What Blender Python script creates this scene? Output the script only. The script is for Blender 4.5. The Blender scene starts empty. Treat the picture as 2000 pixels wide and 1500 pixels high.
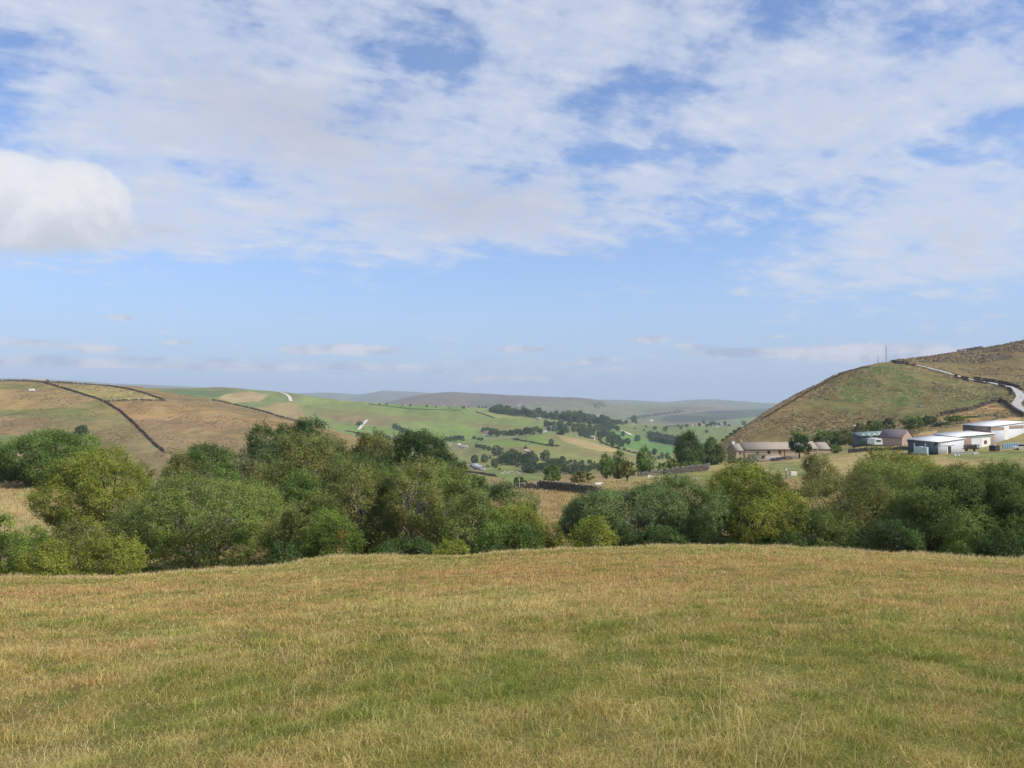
import bpy, bmesh, math, random
import numpy as np
from mathutils import Vector, Matrix
R = math.radians
scene = bpy.context.scene
# ------------------------------------------------------------------ camera
F = 1570.0            # focal length in photo pixels (photo 2000 wide)
HOR = 790.0           # row of the horizon
ZC = 1.65             # eye height
PITCH = math.atan((HOR - 750.0) / F)
cam_d = bpy.data.cameras.new('camera'); cam = bpy.data.objects.new('camera', cam_d)
scene.collection.objects.link(cam)
cam_d.sensor_width = 36.0; cam_d.lens = 36.0 * F / 2000.0
cam_d.clip_start = 0.1; cam_d.clip_end = 60000
cam.location = (0, 0, ZC); cam.rotation_euler = (R(90) + PITCH, 0, 0)
scene.camera = cam
# ------------------------------------------------------------------ sun, exposure
SUN_AZ, SUN_EL = R(114), R(44)       # clockwise from the view direction
sun_d = bpy.data.lights.new('sun', 'SUN'); sun = bpy.data.objects.new('sun', sun_d)
scene.collection.objects.link(sun)
sun_d.energy = 4.5; sun_d.angle = R(0.6); sun_d.color = (1.0, 0.93, 0.82)
sdir = Vector((math.cos(SUN_EL) * math.sin(SUN_AZ), math.cos(SUN_EL) * math.cos(SUN_AZ), math.sin(SUN_EL)))
sun.rotation_euler = sdir.to_track_quat('Z', 'Y').to_euler(); sun.location = (40, -20, 60)
vs = scene.view_settings
vs.view_transform = 'Standard'; vs.look = 'None'; vs.exposure = 0.0; vs.gamma = 1.0; vs.use_curve_mapping = False
cy = scene.cycles
cy.use_adaptive_sampling = True; cy.adaptive_threshold = 0.02
cy.max_bounces = 5; cy.diffuse_bounces = 3; cy.glossy_bounces = 2; cy.transmission_bounces = 3
cy.volume_bounces = 0; cy.transparent_max_bounces = 6
cy.caustics_reflective = False; cy.caustics_refractive = False
try:
    cy.use_denoising = True; cy.denoiser = 'OPENIMAGEDENOISE'
except Exception: pass

# ------------------------------------------------------------------ node helper
class S:
    """a socket with arithmetic"""
    nt = None
    def __init__(s, sock): s.s = sock
    @staticmethod
    def math(op, *a, clamp=False):
        n = S.nt.nodes.new('ShaderNodeMath'); n.operation = op; n.use_clamp = clamp
        for i, v in enumerate(a):
            if isinstance(v, S): S.nt.links.new(v.s, n.inputs[i])
            else: n.inputs[i].default_value = v
        return S(n.outputs[0])
    def __add__(s, o): return S.math('ADD', s, o)
    __radd__ = __add__
    def __sub__(s, o): return S.math('SUBTRACT', s, o)
    def __rsub__(s, o): return S.math('SUBTRACT', o, s)
    def __mul__(s, o): return S.math('MULTIPLY', s, o)
    __rmul__ = __mul__
    def __truediv__(s, o): return S.math('DIVIDE', s, o)
def ramp(x, a, b, lo=0.0, hi=1.0):
    n = S.nt.nodes.new('ShaderNodeMapRange'); n.interpolation_type = 'SMOOTHSTEP'
    S.nt.links.new(x.s, n.inputs[0])
    for i, v in ((1, a), (2, b), (3, lo), (4, hi)): n.inputs[i].default_value = v
    return S(n.outputs[0])
def combine(x, y, z):
    n = S.nt.nodes.new('ShaderNodeCombineXYZ')
    for i, v in enumerate((x, y, z)):
        if isinstance(v, S): S.nt.links.new(v.s, n.inputs[i])
        else: n.inputs[i].default_value = v
    return S(n.outputs[0])
def noise(vec, scale, detail=5, rough=0.55, dist=0.0, lac=2.0):
    n = S.nt.nodes.new('ShaderNodeTexNoise')
    if vec is not None: S.nt.links.new(vec.s, n.inputs['Vector'])
    n.inputs['Scale'].default_value = scale; n.inputs['Detail'].default_value = detail
    n.inputs['Roughness'].default_value = rough; n.inputs['Distortion'].default_value = dist
    n.inputs['Lacunarity'].default_value = lac
    return S(n.outputs[0])
def mixc(f, a, b, mode='MIX'):
    n = S.nt.nodes.new('ShaderNodeMix'); n.data_type = 'RGBA'; n.blend_type = mode
    for k, v in ((0, f), (6, a), (7, b)):
        if isinstance(v, S): S.nt.links.new(v.s, n.inputs[k])
        elif k == 0: n.inputs[k].default_value = v
        else: n.inputs[k].default_value = (*v, 1.0) if len(v) == 3 else v
    return S(n.outputs[2])
def srgb(r, g, b):
    f = lambda c: (c / 255 / 12.92) if c <= 10 else ((c / 255 + 0.055) / 1.055) ** 2.4
    return (f(r), f(g), f(b))
# ------------------------------------------------------------------ world: nishita sky and layered clouds
world = bpy.data.worlds.new('World'); scene.world = world; world.use_nodes = True
nt = world.node_tree; nt.nodes.clear(); S.nt = nt
out = nt.nodes.new('ShaderNodeOutputWorld')
sky = nt.nodes.new('ShaderNodeTexSky'); sky.sky_type = 'NISHITA'; sky.sun_disc = False
sky.sun_elevation = SUN_EL; sky.sun_rotation = SUN_AZ
sky.air_density = 1.0; sky.dust_density = 0.5; sky.ozone_density = 1.6; sky.altitude = 300
tc = nt.nodes.new('ShaderNodeTexCoord')
sep = nt.nodes.new('ShaderNodeSeparateXYZ'); nt.links.new(tc.outputs['Generated'], sep.inputs[0])
dx, dy, dz = (S(sep.outputs[i]) for i in range(3))
az = S.math('ARCTAN2', dx, dy); el = S.math('ARCSINE', dz)
def sky_at(px, py):     # direction of a photo pixel as azimuth and elevation
    v = Vector(((px - 1000) / F, 1.0, 0)); yu = (750 - py) / F
    d = Vector((v.x, math.cos(PITCH) - yu * math.sin(PITCH), math.sin(PITCH) + yu * math.cos(PITCH))).normalized()
    return math.atan2(d.x, d.y), math.asin(d.z)
# coordinates on a flat cloud deck, and plain angular ones
k = dz + 0.22
deck = combine(dx / k, dy / k, 0.0)
warp = noise(deck, 2.3, 3)
ang = combine(az, el * 1.0, 0.0)
wob = noise(ang, 9.0, 4, 0.6)
def blob(px, py, rx, ry, w=1.0, wamp=0.0):
    a, e = sky_at(px, py); ra = rx / F; re_ = ry / F
    u = (az - a) / ra; v = (el - e) / re_
    d2 = u * u + v * v
    if wamp: d2 = d2 + (wob - 0.5) * wamp
    return S.math('EXPONENT', d2 * -1.0) * w
n1 = noise(deck, 2.1, 8, 0.60, 0.35)
n2 = noise(deck, 7.5, 7, 0.62, 0.2)
n3 = noise(ang, 26.0, 5, 0.6)
HOLES = [(105,140,120,55,.34),(500,128,75,26,.24),(10,215,50,60,.28),(850,95,115,48,.30),(900,130,60,30,.2),(735,190,70,60,.24),(1235,178,170,42,.34),
         (375,315,75,35,.22),(1190,310,150,32,.32),(880,280,60,30,.24),(1580,20,110,55,.28),(1860,60,190,65,.30),(1960,245,120,26,.26),
         (1500,395,170,36,.27),(1620,445,120,40,.24),(600,482,150,24,.25),(1420,300,70,20,.12),(1290,390,60,18,.1),(1330,510,130,70,.32),(40,40,80,30,.2),(1800,300,60,20,.14),
         (1780,160,40,60,.12),(1060,520,120,30,.15),(450,20,60,30,.12)]
FILL = [(300,200,260,110,.18),(620,260,230,100,.26),(900,420,320,60,.26),(1010,60,130,60,.12),(1040,210,110,60,.16),(1500,120,230,80,.14),
        (1540,270,260,60,.18),(180,60,230,60,.14),(1560,545,250,55,.46),(1900,520,110,100,.42),(1840,400,160,70,.2),(1480,625,110,14,.2),(1900,170,140,50,.16),
        (330,440,260,60,.2),(760,505,250,22,.22),(1160,500,120,30,.16),(1250,350,240,25,.16),(1330,70,120,40,.1),(340,478,300,44,.30),(60,525,150,24,.22),(1700,470,160,60,.2),(1200,90,80,60,.12)]
cov = ramp(el, 0.155, 0.215, 0.0, 1.0) * 0.52 + ramp(el, 0.10, 0.20) * 0.02
tot = None
for h in HOLES:
    b = blob(*h[:4], w=-h[4] * 1.05, wamp=2.0); tot = b if tot is None else tot + b
for h in FILL:
    tot = tot + blob(*h[:4], w=h[4], wamp=0.9)
n4 = noise(deck, 24.0, 5, 0.65, 0.1)
dens = cov + tot + (n1 - 0.5) * 1.25 + (n2 - 0.5) * 1.25 + (n4 - 0.5) * 0.35
rows = noise(combine(dx / k * 1.0 + dy / k * .55, dy / k * 2.6 - dx / k * 1.2, 4.0), 5.0, 6, 0.6, 0.25)
dens = dens + (rows - 0.5) * 0.75
alto = ramp(dens, 0.10, 0.62, 0.0, 0.60) + ramp(dens, 0.34, 0.98, 0.0, 0.34)
veil = ramp(el, 0.10, 0.32) * ramp(noise(deck, 1.2, 4), 0.3, 0.7) * 0.14
alto = S.math('MAXIMUM', alto, veil)
# low flat cumulus close to the horizon
low_xy = combine(az * 9.0, el * 52.0, 0.0)
ln = noise(low_xy, 1.0, 6, 0.6, 0.15)
low_band = ramp(el, 0.028, 0.040) * ramp(el, 0.066, 0.088, 1.0, 0.0)
low = ramp(ln + low_band * 0.0, 0.58, 0.72) * low_band * 0.40
band2 = ramp(noise(combine(az * 5.0, el * 120.0, 3.0), 1.0, 6, 0.65), 0.40, 0.60) * ramp(el, 0.036, 0.041) * ramp(el, 0.048, 0.060, 1.0, 0.0) * 0.85 * ramp(az, 0.30, -0.15, 0.25, 1.0)
ts = None
for p in [(236,620,26,7,.62),(700,683,95,12,.75),(590,685,40,9,.55),(1022,682,60,9,.6),(350,668,36,7,.5),(190,682,60,10,.6),(60,670,60,9,.5),(1270,662,46,10,.5),(680,710,50,7,.5),
          (1180,702,50,8,.45),(1105,711,50,5,.4),(1410,690,60,11,.6),(1550,688,90,10,.55),(1720,690,130,18,.75),(430,706,34,12,.45),(1500,658,70,5,.35),(520,647,26,5,.3),(240,658,26,4,.25),(880,745,240,9,.3),(100,708,200,7,.5),(330,716,160,6,.55),(560,718,90,6,.6),(1000,738,130,5,.4),(1340,676,40,6,.4)]:
    b = blob(*p[:4], w=p[4], wamp=1.6); ts = b if ts is None else ts + b
small = ramp(ts + (n3 - 0.5) * 0.5, 0.14, 0.50, 0.0, 0.85)
low = S.math('MAXIMUM', S.math('MAXIMUM', low, band2), small)
# the heap cloud on the left
cb = None
for p in [(10,400,95,62,1.0),(165,365,58,36,1.0),(110,415,90,50,1.0),(205,412,48,50,.8),(12,330,42,28,.9),(170,526,42,9,.42),(-120,400,120,90,1.0),(90,470,110,24,.6)]:
    b = blob(*p[:4], w=p[4]); cb = b if cb is None else cb + b
cn = noise(ang, 17.0, 7, 0.62, 0.2)
soft = ramp(el, sky_at(0, 520)[1], sky_at(0, 380)[1])
ce = cb + (cn - 0.5) * 1.15 + (noise(ang, 60.0, 5, .65) - .5) * .40
cum = ramp(ce, 0.38, 0.70) * (soft * .55 + .06) + ramp(ce, .2, 1.35) * (0.88 - soft * .55)
cum_l = ramp(cb * 0.12 + (noise(ang, 11.0, 8, 0.62, 0.5) - 0.5) * 1.9 + ramp(el, sky_at(0, 530)[1], sky_at(0, 340)[1]) * 0.75, 0.15, 1.0)
# cloud colours (they give off what they scatter)
thick = ramp(dens, 0.55, 1.25)
greyn = ramp(noise(deck, 3.3, 5, 0.6), 0.35, 0.7)
ac = mixc(thick * (0.35 + greyn * 0.65), srgb(212, 220, 238), srgb(196, 202, 218))
ac = mixc(ramp(n2 * .5 + rows * .5, .50, .68) * .55, ac, srgb(232, 235, 244))
gb = None
for p in [(610,250,170,70,.9),(920,400,230,60,.9),(420,180,140,60,.5),(1130,510,90,28,.6)]:
    b = blob(*p[:4], w=p[4], wamp=0.8); gb = b if gb is None else gb + b
ac = mixc(gb * 0.6, ac, srgb(192, 195, 207))
wb = None
for p in [(1040,200,120,50,.7),(1300,235,110,30,.8),(1870,180,170,40,.7),(1560,540,230,40,.5),(1820,380,100,40,.5),(1190,360,90,20,.5),(500,430,160,30,.4)]:
    b = blob(*p[:4], w=p[4], wamp=0.8); wb = b if wb is None else wb + b
ac = mixc(wb * 0.7, ac, srgb(216, 222, 236))
lc = mixc(ramp(n3 * .6 + ln * .5, 0.42, 0.66), srgb(170, 182, 210), srgb(226, 224, 232))
cc = mixc(cum_l, srgb(203, 207, 217), srgb(241, 241, 244))
def bg(colour, strength):
    n = nt.nodes.new('ShaderNodeBackground'); n.inputs[1].default_value = strength
    if isinstance(colour, S): nt.links.new(colour.s, n.inputs[0])
    else: nt.links.new(colour, n.inputs[0])
    return n.outputs[0]
def mixs(f, a, b):
    n = nt.nodes.new('ShaderNodeMixShader'); nt.links.new(f.s, n.inputs[0]); nt.links.new(a, n.inputs[1]); nt.links.new(b, n.inputs[2])
    return n.outputs[0]
SKYS = 0.135
skyc = mixc(1.0, S(sky.outputs[0]), (0.97, 1.09, 1.32), 'MULTIPLY')
sh = bg(skyc, SKYS)
sh = mixs(ramp(el, 0.27, -0.03, 0.0, 0.92), sh, bg(mixc(0.0, srgb(172, 193, 228), (0, 0, 0)), 1.0))
sh = mixs(low, sh, bg(lc, 1.0)); sh = mixs(alto, sh, bg(ac, 1.0)); sh = mixs(cum, sh, bg(cc, 1.0))
nt.links.new(sh, out.inputs[0])
world.cycles.sampling_method = 'MANUAL'; world.cycles.sample_map_resolution = 256

# ------------------------------------------------------------------ numpy helpers
rng = np.random.default_rng(7); random.seed(7)
def pix_uv(px, py):
    px = np.asarray(px, float); py = np.asarray(py, float)
    yu = (750 - py) / F; d = math.cos(PITCH) - yu * math.sin(PITCH)
    return (px - 1000) / F / d, (math.sin(PITCH) + yu * math.cos(PITCH)) / d
def project(X, Y, Z):
    c, s = math.cos(PITCH), math.sin(PITCH); z = Z - ZC
    dep = Y * c + z * s; up = -Y * s + z * c
    return 1000 + F * X / dep, 750 - F * up / dep
def _h(i, j, s):
    n = (i * 374761393 + j * 668265263 + s * 1274126177) & 0xffffffff
    n = ((n ^ (n >> 13)) * 1274126177) & 0xffffffff
    return ((n ^ (n >> 16)) & 0xffff) / 65535.0
def vnoise(x, y, seed=0):
    x = np.asarray(x, float); y = np.asarray(y, float)
    i = np.floor(x).astype(np.int64); j = np.floor(y).astype(np.int64)
    fx = x - i; fy = y - j; fx = fx * fx * (3 - 2 * fx); fy = fy * fy * (3 - 2 * fy)
    a = _h(i, j, seed); b = _h(i + 1, j, seed); c = _h(i, j + 1, seed); d = _h(i + 1, j + 1, seed)
    return (a * (1 - fx) + b * fx) * (1 - fy) + (c * (1 - fx) + d * fx) * fy
def fbm(x, y, seed=0, octv=4, gain=0.5):
    t = 0; a = 1; n = 0
    for o in range(octv):
        t = t + a * vnoise(x * 2 ** o + 17.3 * o, y * 2 ** o - 9.1 * o, seed + o); n += a; a *= gain
    return t / n
def pchip_slopes(x, y):           # x, y: (k, n) increasing in k
    h = np.diff(x, axis=0); d = np.diff(y, axis=0) / h
    m = np.zeros_like(y); m[0] = d[0]; m[-1] = d[-1]
    w1 = 2 * h[1:] + h[:-1]; w2 = h[1:] + 2 * h[:-1]
    same = d[1:] * d[:-1] > 0
    with np.errstate(divide='ignore', invalid='ignore'):
        hm = (w1 + w2) / (w1 / d[:-1] + w2 / d[1:])
    m[1:-1] = np.where(same, hm, 0)
    return m
def hermite(x0, x1, y0, y1, m0, m1, x):
    h = x1 - x0; t = (x - x0) / h
    return (2*t**3 - 3*t**2 + 1) * y0 + (t**3 - 2*t**2 + t) * h * m0 + (-2*t**3 + 3*t**2) * y1 + (t**3 - t**2) * h * m1
def curve(pts, x):               # smooth curve through points, for scalars over px
    p = np.array(sorted(pts), float); xs, ys = p[:, :1], p[:, 1:2]
    m = pchip_slopes(xs, ys)[:, 0]; xs = xs[:, 0]; ys = ys[:, 0]
    xc = np.clip(x, xs[0], xs[-1]); i = np.clip(np.searchsorted(xs, xc) - 1, 0, len(xs) - 2)
    return hermite(xs[i], xs[i+1], ys[i], ys[i+1], m[i], m[i+1], xc)
def link(o, parent=None):
    scene.collection.objects.link(o)
    if parent is not None: o.parent = parent
    return o
def mesh_np(name, V, Fc, mat=None, parent=None, col=None, smooth=False, extra=None):
    """V (n,3), Fc (m,k) -> one object"""
    V = np.ascontiguousarray(V, dtype=np.float32); Fc = np.ascontiguousarray(Fc, dtype=np.int32)
    me = bpy.data.meshes.new(name); m, kk = Fc.shape
    me.vertices.add(len(V)); me.vertices.foreach_set('co', V.ravel())
    me.loops.add(m * kk); me.loops.foreach_set('vertex_index', Fc.ravel())
    me.polygons.add(m); me.polygons.foreach_set('loop_start', np.arange(0, m * kk, kk, dtype=np.int32))
    if smooth: me.polygons.foreach_set('use_smooth', np.ones(m, bool))
    if col is not None:
        a = me.color_attributes.new('tint', 'FLOAT_COLOR', 'POINT')
        c = np.ones((len(V), 4), np.float32); c[:, :3] = col; a.data.foreach_set('color', c.ravel())
    me.update(calc_edges=True)
    if mat: me.materials.append(mat)
    o = bpy.data.objects.new(name, me)
    return link(o, parent)

# ------------------------------------------------------------------ materials
def new_mat(name):
    m = bpy.data.materials.new(name); m.use_nodes = True
    S.nt = m.node_tree; b = m.node_tree.nodes['Principled BSDF']
    return m, b
def setc(b, v, inp='Base Color'):
    if isinstance(v, S): S.nt.links.new(v.s, b.inputs[inp])
    else: b.inputs[inp].default_value = (*v, 1)
def attr(name='tint'):
    n = S.nt.nodes.new('ShaderNodeAttribute'); n.attribute_name = name; return S(n.outputs['Color'])
def texco(kind='Object'):
    n = S.nt.nodes.new('ShaderNodeTexCoord'); return S(n.outputs[kind])
def geo_pos():
    n = S.nt.nodes.new('ShaderNodeNewGeometry'); return S(n.outputs['Position'])
def bump(b, h, dist, strength=1.0):
    n = S.nt.nodes.new('ShaderNodeBump'); n.inputs['Distance'].default_value = dist; n.inputs['Strength'].default_value = strength
    S.nt.links.new(h.s, n.inputs['Height']); S.nt.links.new(n.outputs[0], b.inputs['Normal'])
def simple(name, c1, c2=None, scale=3.0, rough=0.8, spec=0.3, metal=0.0, bmp=0.0, detail=6, stretch=None):
    m, b = new_mat(name)
    b.inputs['Roughness'].default_value = rough; b.inputs['Specular IOR Level'].default_value = spec; b.inputs['Metallic'].default_value = metal
    if c2 is None: c2 = tuple(x * 0.75 for x in c1)
    v = texco()
    if stretch:
        mp = S.nt.nodes.new('ShaderNodeMapping'); S.nt.links.new(v.s, mp.inputs[0]); mp.inputs['Scale'].default_value = stretch; v = S(mp.outputs[0])
    n = noise(v, scale, detail, 0.65)
    setc(b, mixc(ramp(n, 0.3, 0.7), c1, c2))
    if bmp: bump(b, n, bmp)
    return m
# ------------------------------------------------------------------ terrain: lines across the view, each (px, py or z, depth)
NC = np.concatenate([np.linspace(-2200, -120, 50, endpoint=False), np.linspace(-120, 2120, 1300), np.linspace(2120, 4200, 51)[1:]])
Ucol = (NC - 1000) / F
def line(ptsy, depth, z=False):
    """returns Y(col), Z(col)"""
    Yv = curve(depth, NC) if isinstance(depth, list) else np.full(len(NC), float(depth))
    a = curve(ptsy, NC)
    if z: return Yv, a
    _, v = pix_uv(NC, a)
    return Yv, ZC + v * Yv
crest = [(-400,1130),(0,1128),(200,1129),(330,1119),(450,1112),(560,1106),(600,1094),(640,1089),(720,1088),(800,1088),(900,1089),(1000,1081),(1100,1075),(1200,1072),(1270,1067),(1350,1065),(1450,1067),(1600,1073),(1700,1080),(1800,1085),(1880,1092),(2000,1096),(2300,1104)]
crestY = [(-400,36),(0,37),(300,39),(560,41),(640,43),(1000,44),(1350,44),(1700,42),(2000,40),(2300,38)]
cY, cZ = line(crest, crestY)
_sw = np.exp(-((NC[:, None] - NC[None, :]) / 320.0) ** 2); _sw /= _sw.sum(1, keepdims=True)
cS = _sw @ (cZ / cY)                      # the meadow's slope changes gently sideways
_m = np.clip((np.abs(NC - 1000) < 1400), 0, 1)
LN = [(np.full(len(NC), 2.0), cS * 2.0 * 0.80), (cY * .45, cS * cY * .44), (cY * .78, (cS * .5 + .5 * cZ / cY) * cY * .775), (cY, cZ),
      (cY + 7, cZ - 2.0),
      line([(-400,-11),(2400,-11.5)], 76, z=True),
      line([(-400,-10.2),(100,-10.4),(400,-12),(700,-13),(950,-12),(1050,-11.6),(1175,-11.7),(1400,-11.8),(1700,-11.4),(2000,-10.4),(2400,-9)], 120, z=True),
      line([(-400,1075),(500,1075),(800,1040),(900,1010),(1000,985),(1100,960),(1180,944),(1250,930),(1330,918),(1400,909),(1500,904),(1600,897),(1700,887),(1800,882),(1900,878),(2000,874),(2400,866)], 230),
      line([(-400,1010),(700,1010),(1000,1010),(1150,990),(1250,945),(1330,921),(1400,905),(1500,896),(1600,880),(1700,862),(1800,846),(1900,828),(2000,812),(2400,780)], 300),
      line([(-400,885),(0,882),(200,888),(400,880),(500,880),(600,890),(700,920),(800,945),(900,955),(1000,955),(1100,952),(1200,955),(1300,955),(1360,925),(1390,880),(1410,866),(1450,836),(1500,801),(1550,773),(1600,749),(1650,727),(1700,713),(1730,708),(1760,708),(1800,713),(1850,722),(1900,738),(1950,748),(2000,757),(2400,790)],
           [(-400,430),(400,450),(700,500),(900,560),(1100,600),(1300,560),(1360,450),(1400,390),(1500,420),(1600,470),(1730,520),(1800,515),(1900,470),(2000,430),(2400,400)]),
      line([(-400,738),(0,743),(100,745),(200,752),(270,757),(330,768),(400,778),(500,800),(560,816),(600,828),(680,850),(760,880),(850,910),(900,920),(1000,918),(1100,925),(1200,930),(1300,930),(1400,905),(1500,850),(1600,790),(1700,728),(1740,712),(1760,707),(1810,700),(1870,691),(1935,681),(2000,668),(2400,600)],
           [(-400,800),(200,800),(400,760),(600,700),(760,700),(900,740),(1300,720),(1400,700),(2400,690)]),
      line([(-400,790),(0,790),(200,800),(400,830),(600,855),(700,872),(800,872),(900,882),(940,869),(1000,857),(1060,848),(1100,850),(1150,859),(1200,873),(1250,887),(1300,901),(1350,910),(1500,905),(1700,840),(1760,800),(2000,760),(2400,700)],
           [(-400,1150),(700,1000),(1060,1120),(1400,1080),(2400,1080)]),
      line([(-400,775),(200,785),(400,800),(500,815),(600,838),(680,846),(800,852),(900,858),(1000,850),(1060,844),(1100,846),(1200,866),(1250,875),(1300,880),(1350,882),(1500,878),(1700,850),(2400,800)],
           [(-400,1450),(1000,1450),(1200,1400),(2400,1400)]),
      line([(-400,760),(0,760),(200,759),(250,759),(300,758),(380,758),(420,756),(460,758),(500,762),(540,765),(570,768),(600,773),(700,785),(770,790),(850,793),(950,798),(1000,803),(1050,808),(1100,813),(1150,820),(1200,828),(1250,831),(1300,833),(1350,832),(1400,833),(1450,835),(1500,838),(2400,838)],
           [(-400,1850),(500,1850),(700,1900),(1000,1850),(1500,2150),(2400,2200)]),
      line([(-400,775),(500,778),(700,800),(900,806),(1000,809),(1100,819),(1200,829),(1300,829),(1450,828),(2400,825)], 3500),
      line([(-400,785),(600,790),(700,791),(745,788),(775,781),(800,775),(850,768),(880,766),(920,768),(960,770),(1050,774),(1130,777),(1165,781),(1200,790),(1300,797),(1400,802),(1500,806),(2400,806)], 5300),
      line([(-400,785),(600,787),(800,790),(1165,790),(1200,788),(1300,790),(1400,792),(1500,796),(2400,796)], 7400),
      line([(-400,737),(0,739),(60,740),(250,750),(300,752),(400,757),(500,766),(560,769),(600,768),(640,767),(700,770),(725,768),(750,763),(800,765),(850,768),(950,773),(1165,781),(1200,781),(1260,783),(1300,785),(1350,781),(1385,780),(1420,782),(1500,787),(1600,790),(2400,792)], 9500),
      line([(-400,800),(2400,800)], 13000)]
NR = [26, 20, 10, 8, 14, 20, 30, 30, 130, 150, 70, 60, 70, 30, 50, 24, 40, 6]
KY = np.array([l[0] for l in LN]); KZ = np.array([l[1] for l in LN]); KM = pchip_slopes(KY, KZ)
rowsY, rowsZ = [], []
for b, n in enumerate(NR):
    for i in range(n + (b == len(NR) - 1)):
        t = i / n
        Yv = KY[b] * (KY[b+1] / KY[b]) ** t
        rowsY.append(Yv); rowsZ.append(hermite(KY[b], KY[b+1], KZ[b], KZ[b+1], KM[b], KM[b+1], Yv))
TY = np.array(rowsY); TZ = np.array(rowsZ); TX = TY * Ucol[None, :]
# small relief, fading in away from the crest of the foreground meadow
amp = np.interp(TY, [2, 20, 60, 130, 300, 600, 2000, 6000, 13000], [0.0, 0.10, 0.25, 0.35, 1.2, 2.0, 5, 9, 12])
wl = np.interp(TY, [2, 20, 60, 130, 300, 600, 2000, 6000, 13000], [3, 6, 10, 14, 26, 45, 160, 420, 700])
wlq = 2.0 ** np.round(np.log2(wl))     # keep noise continuous: blend two octaves
relief = 0
lw = np.log2(wl)
for L in range(1, 11):
    w = np.clip(1 - np.abs(lw - L), 0, 1)
    if w.max() > 0: relief = relief + w * (fbm(TX / 2 ** L, TY / 2 ** L, 31 + L, 4) - 0.5)
TZ = TZ + relief * amp
TZ = TZ + (fbm(TX / 1.3, TY / 1.3, 77, 3) - 0.5) * np.interp(TY, [2, 10, 30, 200, 300], [0.05, 0.10, 0.16, 0.25, 0])
def ground(X, Y):
    u = np.asarray(X, float) / np.asarray(Y, float); Xs = np.atleast_1d(u); Ys = np.atleast_1d(np.asarray(Y, float))
    cidx = np.interp(Xs, Ucol, np.arange(len(Ucol))); i = np.clip(cidx.astype(int), 0, len(Ucol) - 2); f = cidx - i
    res = np.empty(len(Xs))
    for k in range(len(Xs)):
        a = np.interp(Ys[k], TY[:, i[k]], TZ[:, i[k]]); b = np.interp(Ys[k], TY[:, i[k]+1], TZ[:, i[k]+1])
        res[k] = a * (1 - f[k]) + b * f[k]
    return res if np.ndim(X) else float(res[0])
def hit(px, py, ymin=3.0, ymax=13000):
    u, v = pix_uv(px, py); u = float(u); v = float(v)
    ci = float(np.interp(u, Ucol, np.arange(len(Ucol)))); i = min(int(ci), len(Ucol) - 2); f = ci - i
    Ys = TY[:, i] * (1 - f) + TY[:, i+1] * f; Zs = TZ[:, i] * (1 - f) + TZ[:, i+1] * f
    ok = (Ys >= ymin) & (Ys <= ymax); Ys = Ys[ok]; Zs = Zs[ok]
    d = Zs - (ZC + v * Ys)
    c = np.where((d[:-1] < 0) & (d[1:] >= 0))[0]
    if len(c):
        j = c[0]; t = -d[j] / (d[j+1] - d[j]); Yh = Ys[j] + t * (Ys[j+1] - Ys[j])
    else:
        j = int(np.argmax(d / Ys)); Yh = Ys[j]
    return Vector((u * Yh, Yh, float(np.interp(Yh, Ys, Zs))))
def at(px, Y, dz=0.0):
    u = float(pix_uv(px, HOR)[0]); X = u * Y
    return Vector((X, Y, ground(X, Y) + dz))
def px2m(w, Y): return w / F * Y
def ztop(px, py, Y): return ZC + float(pix_uv(px, py)[1]) * Y
# ------------------------------------------------------------------ land cover: which grass, heath or crop grows where
PXg, PYg = project(TX, TY, TZ)
def ms(seed, rel, an=2.0, octv=3):      # noise whose grain grows with distance, without radial streaks
    l = np.log2(np.maximum(TY * rel, .5)); t = 0
    for L in range(-1, 10):
        w = np.clip(1 - np.abs(l - L), 0, 1)
        r = np.where(w.max(axis=1) > 0)[0]
        if len(r): 
            a, z = r[0], r[-1] + 1; w_ = w[a:z]; q = np.zeros(TX.shape)
            q[a:z] = w_ * (fbm(TX[a:z] / 2.0 ** L, TY[a:z] / (an * 2.0 ** L), seed + L, octv) - .5); t = t + q
    return t
jx = ms(5, .02); jy = ms(25, .02)
def inside(px, py, poly):
    c = np.zeros(px.shape, bool); n = len(poly)
    for i in range(n):
        x1, y1 = poly[i]; x2, y2 = poly[(i + 1) % n]
        if y1 == y2: continue
        m = ((y1 > py) != (y2 > py)) & (px < (x2 - x1) * (py - y1) / (y2 - y1) + x1)
        c ^= m
    return c
COL = np.zeros(TX.shape + (3,))
def mixto(mask, c): 
    COL[...] = COL * (1 - mask[..., None]) + np.array(c) * mask[..., None]
STRAW=(.36,.285,.13); TAN=(.32,.225,.115); HEATH=(.20,.145,.08); OLIVE=(.185,.175,.07); GREEN=(.135,.185,.055); BRIGHT=(.15,.23,.06)
DKG=(.085,.125,.045); MOOR=(.155,.115,.09); WOOD=(.035,.05,.03); PALE=(.25,.245,.115)
base_n = fbm(TX / 7.0, TY / 7.0, 3, 5); n_far = .5 + 1.3 * ms(45, .03, 2.5)
COL[...] = np.array(OLIVE)
def zone(y0, y1, c): mixto(((TY >= y0) & (TY < y1)).astype(float), c)
def stepm(a, x): return np.clip((x - a) * 6 + .5, 0, 1)
# foreground meadow: dry stalks over greener grass, in drifts
near = (TY < 60)
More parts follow.
